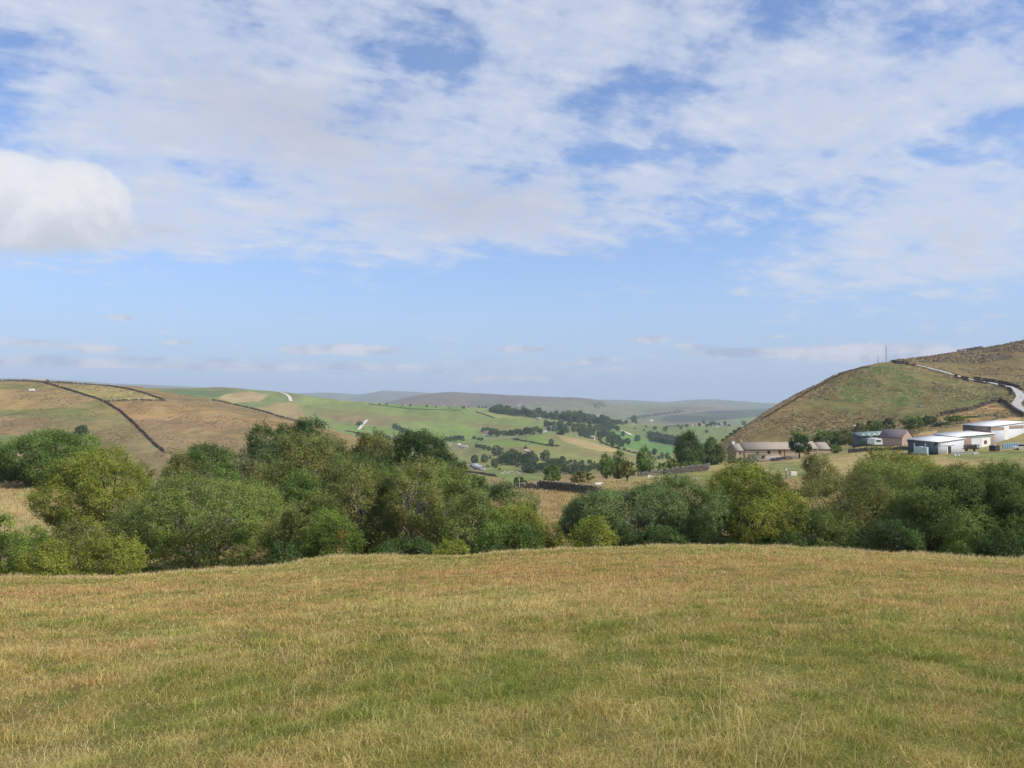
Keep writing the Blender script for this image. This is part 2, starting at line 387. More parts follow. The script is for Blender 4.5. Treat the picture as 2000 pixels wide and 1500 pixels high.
# shared with the grass blades
def meadow_dry(X, Y):
    crestd = np.interp(X / np.maximum(Y, .1), [-.8, -.4, 0, .3, .8], [37, 40, 44, 43, 39])
    t = Y / crestd
    bx = fbm(X / 4.2 + .3, Y / 4.0, 3, 5, .62); fine = fbm(X / .55, Y / .6, 14, 4, .6)
    band = np.interp(t, [0, .13, .22, .34, .52, .66, .82, .95, 1.05], [.28, .30, .36, .48, .66, .76, .54, .66, .9])
    return np.clip(band + (bx - .5) * 1.9 + (fine - .5) * 1.9, 0, 1)
def meadow_red(X, Y):
    crestd = 42.0
    t = Y / crestd
    b = np.interp(t, [0, .2, .35, .5, .66, .8, .9, 1.1], [.4, .42, .5, .65, .75, .5, .3, .15])
    return np.clip(b + (fbm(X / 5.0 + 40, Y / 4.0 + 3, 23, 4, .6) - .5) * 1.5 + (fbm(X / .7 + 4, Y / .8 + 3, 24, 2) - .5) * .9, 0, 1)
def meadow_col(X, Y):
    d = meadow_dry(X, Y)[..., None]; r = meadow_red(X, Y)[..., None]
    g = np.array((.19, .215, .045)); s = np.array((.46, .375, .14)); rd = np.array((.42, .27, .105))
    return g * (1 - d) + (s * (1 - r) + rd * r) * d
mc = meadow_col(TX, TY)
m = np.clip((62 - TY) / 8, 0, 1)[..., None]
COL[...] = COL * (1 - m) + mc * .62 * m
zone(62, 135, (.33, .245, .11))
sh = ((TY > 62) & (TY < 135))
mixto(sh * stepm(.52, fbm(TX / 5, TY / 3, 41, 4)) * .6, (.25, .17, .08))
mixto(sh * stepm(.56, fbm(TX / 9, TY / 6, 42, 4)) * .55, (.22, .21, .08))
mixto(((TY > 62) & (TY < 135)) * np.clip((330 - PXg) / 120 + jx * 2, 0, 1), (.40, .325, .145))
zone(135, 330, (.26, .235, .095))
mixto(((TY > 135) & (TY < 330)) * stepm(.52, fbm(TX / 14, TY / 22, 43, 4)) * .8, STRAW)
zone(330, 760, (.22, .17, .085))
zone(760, 1300, (.17, .18, .075)); zone(1300, 3000, (.165, .195, .075)); zone(3000, 4300, (.15, .16, .07)); zone(4300, 6200, (.145, .13, .09)); zone(6200, 20000, (.13, .14, .085))
def field(c, y0, y1, poly, w=1.0, jit=6.0):
    m = inside(PXg + jx * jit, PYg + jy * jit * .5, poly) & (TY >= y0) & (TY < y1)
    mixto(m * w, c)
L0, L1 = 330, 880
field((.215,.185,.08), L0, L1, [(-300,730),(90,745),(195,780),(225,800),(255,825),(290,860),(325,890),(-300,900)])
field((.275,.205,.10), L0, L1, [(-300,752),(60,756),(110,760),(170,772),(185,788),(120,795),(60,800),(-300,797)], 1, 10)
field((.14,.165,.06), L0, L1, [(-300,798),(60,801),(130,796),(190,784),(212,800),(235,822),(150,822),(70,815),(-300,808)], .9, 16)
field((.13,.16,.055), L0, L1, [(-20,748),(60,752),(95,758),(60,762),(-20,758)], .7, 8)
field((.25,.175,.10), L0, L1, [(-300,812),(60,816),(110,822),(90,850),(-300,850)], .8, 18)
field((.10,.20,.05), L0, L1, [(-300,850),(55,853),(75,870),(40,885),(-300,885)], 1, 6)
field((.30,.27,.11), L0, L1, [(112,752),(215,753),(312,779),(300,781),(215,783),(190,778),(150,765)], 1, 3)
field((.16,.19,.07), L0, L1, [(112,752),(160,752),(190,770),(150,765)], .6, 10)
field((.275,.185,.098), L0, L1, [(215,784),(320,785),(420,795),(500,812),(600,832),(640,860),(600,895),(325,895),(290,860),(255,825)], 1, 10)
field((.20,.155,.085), L0, L1, [(235,757),(330,770),(420,782),(520,806),(640,842),(560,830),(420,800),(330,780)], .9, 8)
field((.25,.20,.09), L0, L1, [(330,840),(480,838),(560,860),(560,895),(330,895)], .6, 22)
ml = ((TY > 330) & (TY < 880) & (PXg < 700))
mixto(ml * stepm(.52, fbm(TX / 6, TY / 8, 51, 5, .65)) * .5, (.15, .12, .06))
mixto(ml * stepm(.57, fbm(TX / 20, TY / 30, 52, 4)) * .35, (.33, .25, .14))
# right hill
H0, H1 = 290, 720; hr = ((TY > 300) & (TY < 720) & (PXg > 1380))
field((.25,.195,.095), H0, H1, [(1380,700),(2400,600),(2400,900),(1380,900)], 1, 2)
field((.17,.19,.07), H0, H1, [(1560,790),(1640,735),(1700,712),(1770,712),(1860,740),(1960,760),(1965,790),(1900,805),(1800,820),(1700,812),(1620,812)], .85, 30)
field((.085,.165,.04), H0, H1, [(1640,775),(1685,718),(1755,713),(1800,740),(1800,785),(1720,798),(1660,790)], 1, 44)
field((.15,.215,.06), H0, H1, [(1870,770),(1950,765),(1962,780),(1900,795),(1840,800)], .8, 20)
field((.20,.165,.08), H0, H1, [(1410,866),(1500,820),(1600,790),(1640,800),(1600,840),(1500,860)], .6, 30)
field((.36,.245,.13), H0, H1, [(1390,890),(1400,865),(1500,801),(1600,748),(1660,722),(1600,762),(1520,812),(1440,862),(1420,880)], 1, 6)
field((.52,.34,.17), H0, H1, [(1822,815),(1880,800),(1935,788),(1960,792),(1990,815),(2010,840),(1900,840)], 1, 8)
field((.50,.34,.17), 230, H1, [(1710,845),(1745,835),(1745,850),(1710,855)], 1, 4); field((.50,.34,.17), 230, H1, [(1795,850),(1800,832),(1830,835),(1830,850)], 1, 4)
mixto(hr * (TY < 545) * stepm(.53, fbm(TX / 3.5, TY / 6, 61, 5, .65)) * .7, (.15, .12, .06))
mixto(hr * (TY < 545) * stepm(.55, fbm(TX / 3.5, TY / 6, 64, 5, .65)) * .5, (.33, .26, .14))
mixto(((TY > 545) & (TY < 1400) & (PXg > 1500)).astype(float), (.185, .135, .08))
mixto(((TY > 545) & (TY < 1400) & (PXg > 1500)) * stepm(.5, fbm(TX / 14, TY / 20, 62, 4)) * .7, (.20, .17, .08))
mixto(((TY > 545) & (TY < 1400) & (PXg > 1500)) * stepm(.6, fbm(TX / 6, TY / 12, 63, 4)) * .6, (.10, .075, .055))
COL[hr] *= (.78, .78, .70)
# farm fields on the right
field((.38,.31,.14), 135, 290, [(1440,930),(1560,900),(1640,886),(1780,878),(1780,905),(1640,930),(1500,945)], .7, 70)
field((.15,.20,.06), 135, 290, [(1500,905),(1580,904),(1580,930),(1500,935)], .7, 60)
field((.17,.21,.065), 135, 290, [(1840,884),(2100,872),(2100,898),(1850,900)], .7, 60)
field((.19,.22,.07), 135, 290, [(1280,940),(1300,927),(1400,925),(1400,945)], .7, 60)
field((.31,.27,.11), 135, 290, [(1140,955),(1200,935),(1290,927),(1300,940),(1200,960)], .7, 50)
# valley floor
V0, V1 = 480, 1290
field((.18,.175,.075), V0, 760, [(880,900),(960,905),(960,950),(880,950)], 1, 12)
field((.14,.19,.065), V0, 780, [(940,912),(1080,915),(1080,935),(1000,945),(960,930)], .9, 10)
field((.21,.17,.09), V0, 780, [(880,930),(975,938),(970,952),(880,950)], .8, 8)
field((.185,.205,.08), 760, 1290, [(880,930),(900,870),(1060,840),(1180,860),(1320,900),(1320,930)], 1, 3)
field((.155,.235,.06), 760, 1290, [(900,870),(940,862),(1010,856),(1062,848),(1075,862),(1040,872),(980,872),(930,872)], .9, 6)
field((.33,.26,.135), 760, 1290, [(1088,850),(1130,857),(1170,868),(1215,882),(1180,882),(1130,871),(1100,862)], .9, 6)
field((.20,.165,.09), 760, 1290, [(1120,875),(1200,884),(1260,894),(1200,896),(1120,888)], .6, 10)
field((.19,.15,.085), 760, 1290, [(980,872),(1030,874),(1060,880),(1030,890),(985,882)], .6, 8)
field((.15,.14,.07), 680, 1100, [(1000,900),(1150,905),(1240,925),(1000,930)], .6, 10)
field((.10,.215,.055), 1290, 2900, [(1180,880),(1195,835),(1215,845),(1260,858),(1320,872),(1340,885),(1250,890)], 1, 3)
field((.125,.18,.06), 1290, 2900, [(1195,829),(1250,831),(1330,834),(1420,833),(1420,860),(1330,872),(1260,856),(1210,842)], 1, 3)
field((.15,.20,.065), 1290, 2900, [(1195,829),(1250,831),(1270,838),(1240,842),(1200,838)], .8, 3)
# the long green hillside
G0, G1 = 1180, 2600
field((.17,.225,.07), G0, G1, [(590,765),(700,783),(1060,808),(1075,850),(680,880),(590,850)], 1, 4)
field((.20,.18,.085), G0, G1, [(600,795),(700,800),(760,812),(880,815),(860,822),(760,824),(700,826),(610,812)], .75, 12)
field((.22,.16,.095), G0, G1, [(640,812),(700,815),(780,828),(740,832),(660,824)], .8, 10)
field((.135,.165,.065), G0, G1, [(590,790),(650,800),(700,808),(640,808),(590,800)], .6, 8)
field((.13,.235,.06), G0, G1, [(740,789),(850,793),(900,797),(930,800),(830,802),(760,798)], .8, 3)
field((.16,.215,.07), G0, G1, [(800,806),(900,803),(1000,812),(1040,835),(950,835),(860,822)], .8, 10)
field((.15,.245,.06), G0, G1, [(660,832),(740,834),(800,845),(860,828),(930,835),(925,862),(780,870),(660,870)], .85, 8)
field((.20,.165,.09), G0, G1, [(900,822),(980,828),(1060,845),(1000,848),(930,838)], .6, 10)
field((.23,.26,.10), G0, G1, [(930,806),(958,803),(1010,812),(1020,818),(965,817)], 1, 2)
field((.16,.20,.075), G0, 2900, [(1065,815),(1090,812),(1155,822),(1150,832),(1080,828)], 1, 2)
# the hill behind the left hill, px 300-600
field((.11,.165,.065), G0, G1, [(290,761),(400,763),(460,763),(430,776),(340,774)], 1, 4)
field((.33,.25,.145), G0, G1, [(425,778),(440,770),(490,764),(525,771),(510,784),(450,786)], 1, 6)
field((.15,.20,.075), G0, G1, [(480,763),(540,765),(566,772),(568,786),(520,798),(460,800),(440,788),(505,785),(525,771)], 1, 3)
field((.27,.205,.11), G0, G1, [(500,797),(565,785),(590,800),(610,825),(560,815)], .9, 4)
field((.17,.155,.08), G0, G1, [(300,757),(420,756),(470,760),(400,762),(300,761)], .8, 4)
# distant moor and fields
field((.14,.105,.085), 4000, 6400, [(730,792),(760,770),(900,764),(1170,778),(1180,790),(1000,812),(800,805)], 1, 4)
field((.10,.125,.07), 4000, 6400, [(930,780),(960,778),(985,786),(960,800),(935,796)], .8, 8)
field((.19,.15,.10), 4000, 6400, [(870,775),(900,772),(930,800),(890,795)], .6, 12)
field((.14,.155,.08), 3000, 7400, [(980,800),(1060,785),(1170,783),(1200,800),(1200,830),(1060,820)], .85, 8)
field((.16,.18,.085), 3000, 9400, [(1160,782),(1300,787),(1300,800),(1220,825),(1160,815)], .8, 6)
field((.20,.16,.10), 3000, 9400, [(1250,800),(1400,790),(1480,796),(1400,802),(1300,808)], .7, 6)
field((.16,.14,.10), 2600, 7400, [(1220,822),(1290,822),(1400,828),(1300,834),(1220,832)], .9, 4)
field(WOOD, 2600, 7400, [(1285,821),(1300,813),(1340,808),(1390,803),(1520,797),(1520,812),(1440,817),(1380,823),(1330,825)], .95, 3)
field((.15,.20,.07), 2600, 7400, [(1380,824),(1440,817),(1520,811),(1520,832),(1400,832)], 1, 3)
# broken field pattern far off
fp = vnoise(TX / 260, TY / 420, 91); far = (TY > 3000)
mixto(far * (fp > .62) * .25, (.16, .19, .08)); mixto(far * (fp < .3) * .25, (.09, .10, .07))
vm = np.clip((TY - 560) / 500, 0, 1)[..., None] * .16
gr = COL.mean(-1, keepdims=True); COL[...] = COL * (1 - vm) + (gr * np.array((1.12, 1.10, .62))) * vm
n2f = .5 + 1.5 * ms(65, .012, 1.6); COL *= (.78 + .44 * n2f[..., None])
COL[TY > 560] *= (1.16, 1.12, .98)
COL *= (.86 + .28 * n_far[..., None])
COL = np.clip(COL, 0.005, 1)
# terrain object, with a strip behind the camera joined in
bw = [6, 20, 60, 160, 400, 900]; bY = [0, -6, -25, -90, -250, -600]
BX = np.array([Ucol * w for w in bw])[::-1]; BY = np.array([np.full(len(Ucol), y) for y in bY], float)[::-1]
BZ = -BY * .12; BC = np.tile(np.array((.2, .2, .07)), (6, len(Ucol), 1))
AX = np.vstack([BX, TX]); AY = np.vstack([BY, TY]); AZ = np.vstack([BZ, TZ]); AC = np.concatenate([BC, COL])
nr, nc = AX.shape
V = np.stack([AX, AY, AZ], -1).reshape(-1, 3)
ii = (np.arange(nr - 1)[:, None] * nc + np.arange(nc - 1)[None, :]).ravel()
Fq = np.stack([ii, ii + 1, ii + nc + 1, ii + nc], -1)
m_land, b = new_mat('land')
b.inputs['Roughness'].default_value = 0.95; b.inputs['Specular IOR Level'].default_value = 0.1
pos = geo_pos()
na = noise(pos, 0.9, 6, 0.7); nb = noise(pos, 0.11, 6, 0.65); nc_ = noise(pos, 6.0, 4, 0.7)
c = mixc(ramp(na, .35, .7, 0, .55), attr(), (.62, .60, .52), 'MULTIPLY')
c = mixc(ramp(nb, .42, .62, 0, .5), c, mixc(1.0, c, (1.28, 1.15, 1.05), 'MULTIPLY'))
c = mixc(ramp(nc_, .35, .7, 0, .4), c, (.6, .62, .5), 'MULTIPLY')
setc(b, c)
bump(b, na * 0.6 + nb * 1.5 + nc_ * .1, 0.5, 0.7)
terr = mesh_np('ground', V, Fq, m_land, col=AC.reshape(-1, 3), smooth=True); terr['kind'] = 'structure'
# ------------------------------------------------------------------ tagging
def tag(o, label, cat, group=None, kind=None):
    if label: o['label'] = label
    if cat: o['category'] = cat
    if group: o['group'] = group
    if kind: o['kind'] = kind
    return o
def thing(name, label, cat, loc=(0, 0, 0), rz=0.0, group=None):
    o = bpy.data.objects.new(name, None); link(o); o.location = loc; o.rotation_euler = (0, 0, rz); o.empty_display_size = 0.5
    return tag(o, label, cat, group)
def copy_tree(src, loc, rz=0.0, scale=None, label=None, group=None):
    r = src.copy(); scene.collection.objects.link(r); r.location = loc; r.rotation_euler = (0, 0, rz)
    if scale is not None: r.scale = scale
    if label: r['label'] = label
    if group: r['group'] = group
    for ch in src.children:
        c = ch.copy(); c.parent = r; scene.collection.objects.link(c)
        for g in ch.children:
            d = g.copy(); d.parent = c; scene.collection.objects.link(d)
    return r
# ------------------------------------------------------------------ vegetation
m_leaf = bpy.data.materials.new('leaf'); m_leaf.use_nodes = True; S.nt = m_leaf.node_tree
b = S.nt.nodes['Principled BSDF']; b.inputs['Roughness'].default_value = .55; b.inputs['Specular IOR Level'].default_value = .28
ca = attr(); setc(b, ca)
tr = S.nt.nodes.new('ShaderNodeBsdfTranslucent'); S.nt.links.new(mixc(1.0, ca, (1.15, 1.25, .7), 'MULTIPLY').s, tr.inputs[0])
mx = S.nt.nodes.new('ShaderNodeMixShader'); mx.inputs[0].default_value = .30
S.nt.links.new(b.outputs[0], mx.inputs[1]); S.nt.links.new(tr.outputs[0], mx.inputs[2])
S.nt.links.new(mx.outputs[0], S.nt.nodes['Material Output'].inputs[0])
m_bark = simple('bark', (.16, .135, .105), (.07, .06, .05), 5, .9)
m_pale = simple('pale_bark', (.40, .36, .30), (.20, .17, .14), 5, .85)
PAL = {  # darker, lighter, accent, accent share, trunk
 'willow': ((.085,.115,.055), (.175,.215,.105), (.20,.20,.10), .06, m_pale),
 'sallow': ((.10,.125,.045), (.21,.235,.085), (.25,.23,.08), .08, m_pale),
 'hawthorn': ((.11,.13,.03), (.25,.255,.06), (.28,.23,.05), .06, m_bark),
 'hawgreen': ((.075,.115,.028), (.175,.225,.055), (.26,.23,.05), .08, m_bark),
 'dark': ((.035,.06,.022), (.085,.125,.042), (.13,.14,.05), .05, m_bark),
 'mid': ((.065,.105,.03), (.15,.205,.06), (.2,.2,.06), .05, m_bark),
 'birch': ((.10,.115,.04), (.215,.215,.085), (.26,.20,.08), .10, m_pale),
 'olive': ((.068,.095,.03), (.15,.185,.06), (.22,.2,.07), .08, m_bark),
 'rust': ((.105,.11,.04), (.205,.195,.078), (.24,.17,.06), .08, m_bark),
 'grey': ((.12,.115,.07), (.215,.205,.13), (.2,.2,.1), .1, m_pale),
 'gold': ((.13,.15,.03), (.26,.27,.06), (.30,.25,.05), .08, m_bark),
 'far': ((.06,.085,.045), (.11,.15,.068), (.11,.13,.06), .05, m_bark),
}
def nrm(a): return a / np.maximum(np.linalg.norm(a, axis=-1, keepdims=True), 1e-9)
def make_lobes(W, D, H, shape, g, k=None):
    if shape == 'dome': c0, r0 = (0, 0, .40 * H), (.40 * W, .40 * D, .50 * H)
    elif shape == 'tree': c0, r0 = (0, 0, .60 * H), (.36 * W, .36 * D, .34 * H)
    elif shape == 'tall': c0, r0 = (0, 0, .52 * H), (.34 * W, .34 * D, .42 * H)
    else: c0, r0 = (0, 0, .42 * H), (.38 * W, .38 * D, .44 * H)
    lob = [(*c0, *r0)]; k = k or 16
    for i in range(k):
        th = g.uniform(0, 2 * math.pi); ph = math.asin(g.uniform(-.5 if shape != 'dome' else -.15, 1))
        d = np.array([math.cos(th) * math.cos(ph), math.sin(th) * math.cos(ph), math.sin(ph)])
        s = g.choice([.22, .30, .40, .50]) if shape != 'dome' else g.choice([.20, .26, .34, .44])
        r = np.array([W, D, H]) * .5 * s * np.array([1, 1, g.uniform(.7, 1.0)])
        c = np.array(c0) + d * np.array(r0) * g.uniform(.80, 1.02)
        lob.append((*c, *r))
    lob = np.array(lob)
    zt = (lob[:, 2] + lob[:, 5]).max(); lob[:, [2, 5]] *= H / zt
    xt = np.maximum((lob[:, 0] + lob[:, 3]).max(), (-lob[:, 0] + lob[:, 3]).max()); lob[:, [0, 3]] *= .5 * W / xt
    return lob
def crown_mesh(name, lob, pal, L, cover, parent, g, clump=None, ragged=.12, accent_col=None, zmin=.05, cap=140000):
    lo, hi, ac, sh_, _ = PAL[pal]; lo = np.array(lo) * (.92, .96, .68); hi = np.array(hi) * (1.34, 1.44, 1.02); ac = np.array(ac) * 1.15
    area = sum(4 * math.pi * (((a*b_)**1.6 + (a*c_)**1.6 + (b_*c_)**1.6) / 3) ** (1 / 1.6) for a, b_, c_ in lob[:, 3:])*.42
    n = int(min(cap, cover * area / (.275 * L * L)))
    cs = clump or min(max(L * 1.9, .02 * float(lob[:, 3].max()) + L * 1.2), .11 * float(lob[:, 5].max()) + .05)
    per = 11; nc_ = max(20, n // per)
    w = lob[:, 3] * lob[:, 5]; w = w / w.sum()
    idx = g.choice(len(lob), size=nc_ * 4, p=w)
    d = nrm(g.normal(size=(nc_ * 4, 3)))
    rr = np.where(g.random(nc_ * 4) < .8, 1 - np.abs(g.normal(0, ragged, nc_ * 4)), g.uniform(.45, .95, nc_ * 4)) 
    rr = rr + np.where(g.random(nc_ * 4) < .10, g.uniform(0, .16, nc_ * 4), 0)
    rr = rr * (.80 + .40 * fbm(d[:, 0] * 2.2 + idx * 3.1, d[:, 2] * 2.2 + d[:, 1] * 1.7 + idx, int(g.integers(1e4)), 3))
    C = lob[idx, :3] + d * lob[idx, 3:] * rr[:, None]
    keep = C[:, 2] > zmin
    for j, l in enumerate(lob):
        q = (((C - l[:3]) / (l[3:] * .80)) ** 2).sum(1); keep &= ~((q < 1) & (idx != j))
    # thin out in drifts so that gaps open
    gp = fbm(C[:, 0] / (cs * 4) + C[:, 2] / (cs * 3), C[:, 1] / (cs * 4) + C[:, 2] / (cs * 5), int(g.integers(1e4)), 2)
    g2 = fbm(C[:, 0] / (cs * 9) + C[:, 2] / (cs * 9) + 3, C[:, 2] / (cs * 6) - C[:, 1] / (cs * 9), int(g.integers(1e4)), 3)
    if L < .27: keep &= (g2 > .39) | (g.random(len(C)) < .16)
    keep &= (gp > .40) | (g.random(len(C)) < .22)
    keep &= (C[:, 1] < .35 * lob[:, 4].max()) | (g.random(len(C)) < .6)
    C = C[keep][:nc_]; dd = d[keep][:nc_]
    if len(C) == 0: return None
    tone = .5 + (fbm(C[:, 0] / (cs * 6) + 9, C[:, 2] / (cs * 5) + C[:, 1] / (cs * 6), int(g.integers(1e4)), 3) - .5) * 2.0 + g.normal(0, .20, len(C))
    ns = max(3, len(C) // 26); js = g.choice(len(C), ns); up = nrm(dd[js] * .5 + np.array([0, 0, 1.0]) + g.normal(0, .3, (ns, 3)))
    st = np.repeat(np.arange(ns), 3); tt = np.tile(np.array([.7, 1.5, 2.3]), ns)[:, None] * g.uniform(.6, 1.2, (ns, 1)).repeat(3, 0)
    ok = dd[js][:, 2] > 0.0; ok = np.repeat(ok, 3)
    C = np.concatenate([C, (C[js][st] + up[st] * tt * cs)[ok]]); dd = np.concatenate([dd, up[st][ok]]); tone = np.concatenate([tone, (tone[js][st] + .12)[ok]])
    axis = nrm(dd + np.array([0, 0, .45]) + g.normal(0, .45, C.shape))
    k = len(C); t = g.uniform(-.6, 1.5, (k, per, 1))
    Pp = C[:, None] + axis[:, None] * t * cs + g.normal(0, .42 * cs, (k, per, 3)) * np.array([1, 1, .75])
    nn = nrm(dd[:, None] * .7 + np.array([0, 0, .5]) + g.normal(0, .75, (k, per, 3)))
    Pp = Pp.reshape(-1, 3); nn = nn.reshape(-1, 3)
    a = nrm(np.cross(nn, g.normal(size=nn.shape))); b_ = np.cross(nn, a)
    s = g.uniform(.65, 1.25, (len(Pp), 1)) * L * .5
    fold = nn * s * g.uniform(-.3, .3, (len(Pp), 1))
    V = np.stack([Pp - a * s, Pp + b_ * s * .58 + fold, Pp + a * s, Pp - b_ * s * .58 + fold], 1).reshape(-1, 3)
    V[:, 2] = np.maximum(V[:, 2], 0.0)
    tn = np.clip(np.repeat(tone, per) + g.normal(0, .15, len(Pp)), 0, 1)[:, None]
    col = np.array(lo) * (1 - tn) + np.array(hi) * tn
    am = (g.random(len(Pp)) < sh_ * .5)[:, None]; col = np.where(am, np.array(ac), col)
    if accent_col is not None:
        ctr, rad, ccol = accent_col
        q = ((Pp - np.array(ctr)) ** 2).sum(1) < rad * rad * g.uniform(.2, 1.4, len(Pp)); col[q & (g.random(len(Pp)) < .6)] = ccol
    col = np.repeat(col, 4, axis=0)
    Fc = np.arange(len(V)).reshape(-1, 4)
    return mesh_np(name, V, Fc, m_leaf, parent, col)
def tubes(name, paths, mat, parent, k=5):
    """paths: list of (points, radii); one mesh"""
    Vs, Fs, o = [], [], 0
    for P, Rr in paths:
        P = np.array(P, float); n = len(P); T = nrm(np.gradient(P, axis=0))
        ref = np.where(np.abs(T[:, 2:3]) > .9, np.array([[1., 0, 0]]), np.array([[0, 0, 1.]]))
        A = nrm(np.cross(T, ref)); B = np.cross(T, A)
        an = np.arange(k) / k * 2 * math.pi
        ring = P[:, None] + (A[:, None] * np.cos(an)[None, :, None] + B[:, None] * np.sin(an)[None, :, None]) * np.array(Rr)[:, None, None]
        Vs.append(ring.reshape(-1, 3))
        for i in range(n - 1):
            for j in range(k):
                Fs.append((o + i*k + j, o + i*k + (j+1) % k, o + (i+1)*k + (j+1) % k, o + (i+1)*k + j))
        o += n * k
    return mesh_np(name, np.concatenate(Vs), np.array(Fs), mat, parent, smooth=True)
def limbs(lob, H, W, kind_shape, g, n=16, r0=None, outer=0.92, twigs=0):
    r0 = r0 or .018 * (H + W); paths = []
    zt = (lob[0, 2] - .2 * lob[0, 5])
    stems = 1 if kind_shape in ('tree', 'tall') else 4
    tops = []
    for s in range(stems):
        a = g.uniform(0, 6.28); sp = 0 if stems == 1 else .16 * W * g.uniform(.4, 1)
        top = np.array([math.cos(a) * sp, math.sin(a) * sp, zt * g.uniform(.8, 1.1)])
        base = np.array([math.cos(a) * sp * .2, math.sin(a) * sp * .2, -.3])
        mid = (base + top) / 2 + g.normal(0, .02 * H, 3)
        rs = r0 / (1 if stems == 1 else 1.5)
        paths.append(([base, mid, top], [rs * 1.15, rs * .85, rs * .6])); tops.append((base, mid, top, rs))
    for i in range(n):
        base, mid, top, rs = tops[i % stems]; j = g.integers(len(lob)); l = lob[j]
        d = nrm(g.normal(size=3) * np.array([1, 1, .8]) + np.array([0, 0, .3])); e = l[:3] + d * l[3:] * outer * g.uniform(.75, 1.02)
        if e[2] < .2: e[2] = .2
        f = g.uniform(.35, 1.0); st = base * (1 - f) + top * f
        m1 = st * .62 + e * .38 + np.array([0, 0, .05 * H]) + g.normal(0, .02 * (H + W), 3); m2 = st * .3 + e * .7 + np.array([0, 0, .03 * H]) + g.normal(0, .02 * (H + W), 3)
        paths.append(([st, m1, m2, e], [rs * .5, rs * .34, rs * .2, rs * .07]))
        for q in range(twigs):
            s0 = m1 * .5 + m2 * .5 if q % 2 else m2; d2 = nrm(g.normal(size=3) + np.array([0, -.3, .4])); e2 = s0 + d2 * g.uniform(.08, .2) * (W + H) * .5
            paths.append(([s0, (s0 + e2) / 2 + g.normal(0, .02 * W, 3), e2], [rs * .16, rs * .1, rs * .04]))
    return paths
def plant(name, label, cat, px, top, wpx, Y, pal, shape='dome', D=None, cover=1.35, leaf=None, group=None, seed=None, nl=16, k=None, rag=.10, twigs=0, accent=None, sink=.15, cap=140000, z0=None, outer=.92):
    g = np.random.default_rng(seed if seed is not None else int(px * 13 + top * 7 + Y) & 0xffff)
    p = at(px, Y); 
    if z0 is not None: p.z = z0
    p.z -= sink
    W = px2m(wpx, Y); H = max(.5, ztop(px, top, Y) - p.z); D = D or max(min(W, H * 1.6) * .9, .8 * W)
    o = thing(name, label, cat, p, 0, group)
    lob = make_lobes(W, D, H, shape, g, k)
    L = leaf or (max(.088, Y * .0019) if Y < 140 else .32 + (Y - 140) * .0008)
    acc = None
    if accent: acc = (((accent[0] - px) / F * Y, -.3 * D, ztop(px, accent[1], Y) - p.z), accent[2], accent[3])
    tubes('trunk', limbs(lob, H, W, shape, g, nl, twigs=twigs, outer=outer), PAL[pal][4], o)
    crown_mesh('crown', lob, pal, L, cover, o, g, ragged=rag, accent_col=acc, cap=cap)
    return o
# ------------------------------------------------------------------ the hedge at the foot of the meadow, front row left to right
ORG = (.50, .18, .04)
plant('hawthorn_bush', 'green and yellow hawthorn bush cut off by the left edge, below the pale field', 'bush', -10, 1004, 130, 45, 'hawgreen', 'dome', seed=11, k=22)
plant('hawthorn_bush', 'low yellow-green bush beside the green bush at the left edge', 'bush', 92, 1062, 120, 44, 'hawthorn', 'dome', seed=12)
plant('hawthorn_bush', 'broad olive bush between the low yellow-green bushes, below the yellow-leaved hawthorn tree', 'bush', 160, 1022, 150, 48, 'rust', 'dome', seed=13, cover=1.2)
plant('hawthorn_bush', 'low yellow-green bush touching the left foot of the big willow dome', 'bush', 225, 1048, 120, 44.5, 'hawthorn', 'dome', seed=14)
plant('willow_bush', 'huge rounded grey-green willow dome at the left of the meadow edge', 'bush', 415, 930, 372, 54, 'sallow', 'dome', D=12, seed=15, cover=1.5, nl=40, k=26, twigs=2, rag=.06)
plant('hawthorn_bush', 'dark olive hawthorn with bare lower branches right of the big willow dome', 'bush', 612, 966, 130, 52, 'birch', 'bush', seed=16, nl=26, twigs=1)
plant('hawthorn_bush', 'hawthorn with a spray of orange leaves at the foot of the birches', 'bush', 655, 1000, 120, 49, 'hawgreen', 'dome', seed=17, accent=(676, 1040, .34, ORG))
plant('birch_tree', 'birch with pale bare branches standing above the orange-leaved hawthorn', 'tree', 716, 905, 150, 56, 'birch', 'tall', seed=18, nl=34, twigs=2, cover=1.05, rag=.16, outer=1.12)
plant('willow_tree', 'tall dull olive willow with a pale trunk at the middle of the left hedge', 'tree', 800, 905, 165, 55, 'birch', 'tall', seed=19, cover=1.35, rag=.09, nl=26, twigs=1)
plant('willow_tree', 'rounded light olive willow at the right shoulder of the tall tree group', 'tree', 868, 906, 120, 60, 'sallow', 'bush', seed=20, cover=1.4, rag=.08)
plant('willow_bush', 'mid-green willow between the olive willows and the yellow-topped bush', 'bush', 925, 962, 150, 53, 'sallow', 'dome', seed=21, nl=24)
plant('willow_bush', 'dusky grey-green bush standing behind the yellow-topped bush, left of the tawny slope', 'bush', 985, 942, 128, 72, 'willow', 'dome', seed=22, cover=1.3)
plant('hawthorn_bush', 'bush with a bright yellow top at the right end of the left hedge', 'bush', 1012, 980, 150, 52, 'hawthorn', 'dome', seed=23)
plant('willow_bush', 'light green willow scrub below the yellow-topped bush by the gap in the hedge', 'bush', 985, 1022, 150, 49, 'mid', 'dome', seed=24)
plant('hawthorn_bush', 'small low golden bush on the meadow edge below the tall olive willow', 'bush', 885, 1060, 74, 46, 'gold', 'dome', seed=25)
plant('bramble_bush', 'low dark green scrub along the meadow edge left of the golden bush', 'bush', 790, 1052, 130, 47, 'dark', 'dome', seed=26)
plant('bramble_bush', 'low dark scrub under the dark olive hawthorn', 'bush', 560, 1062, 90, 47.5, 'dark', 'dome', seed=27)
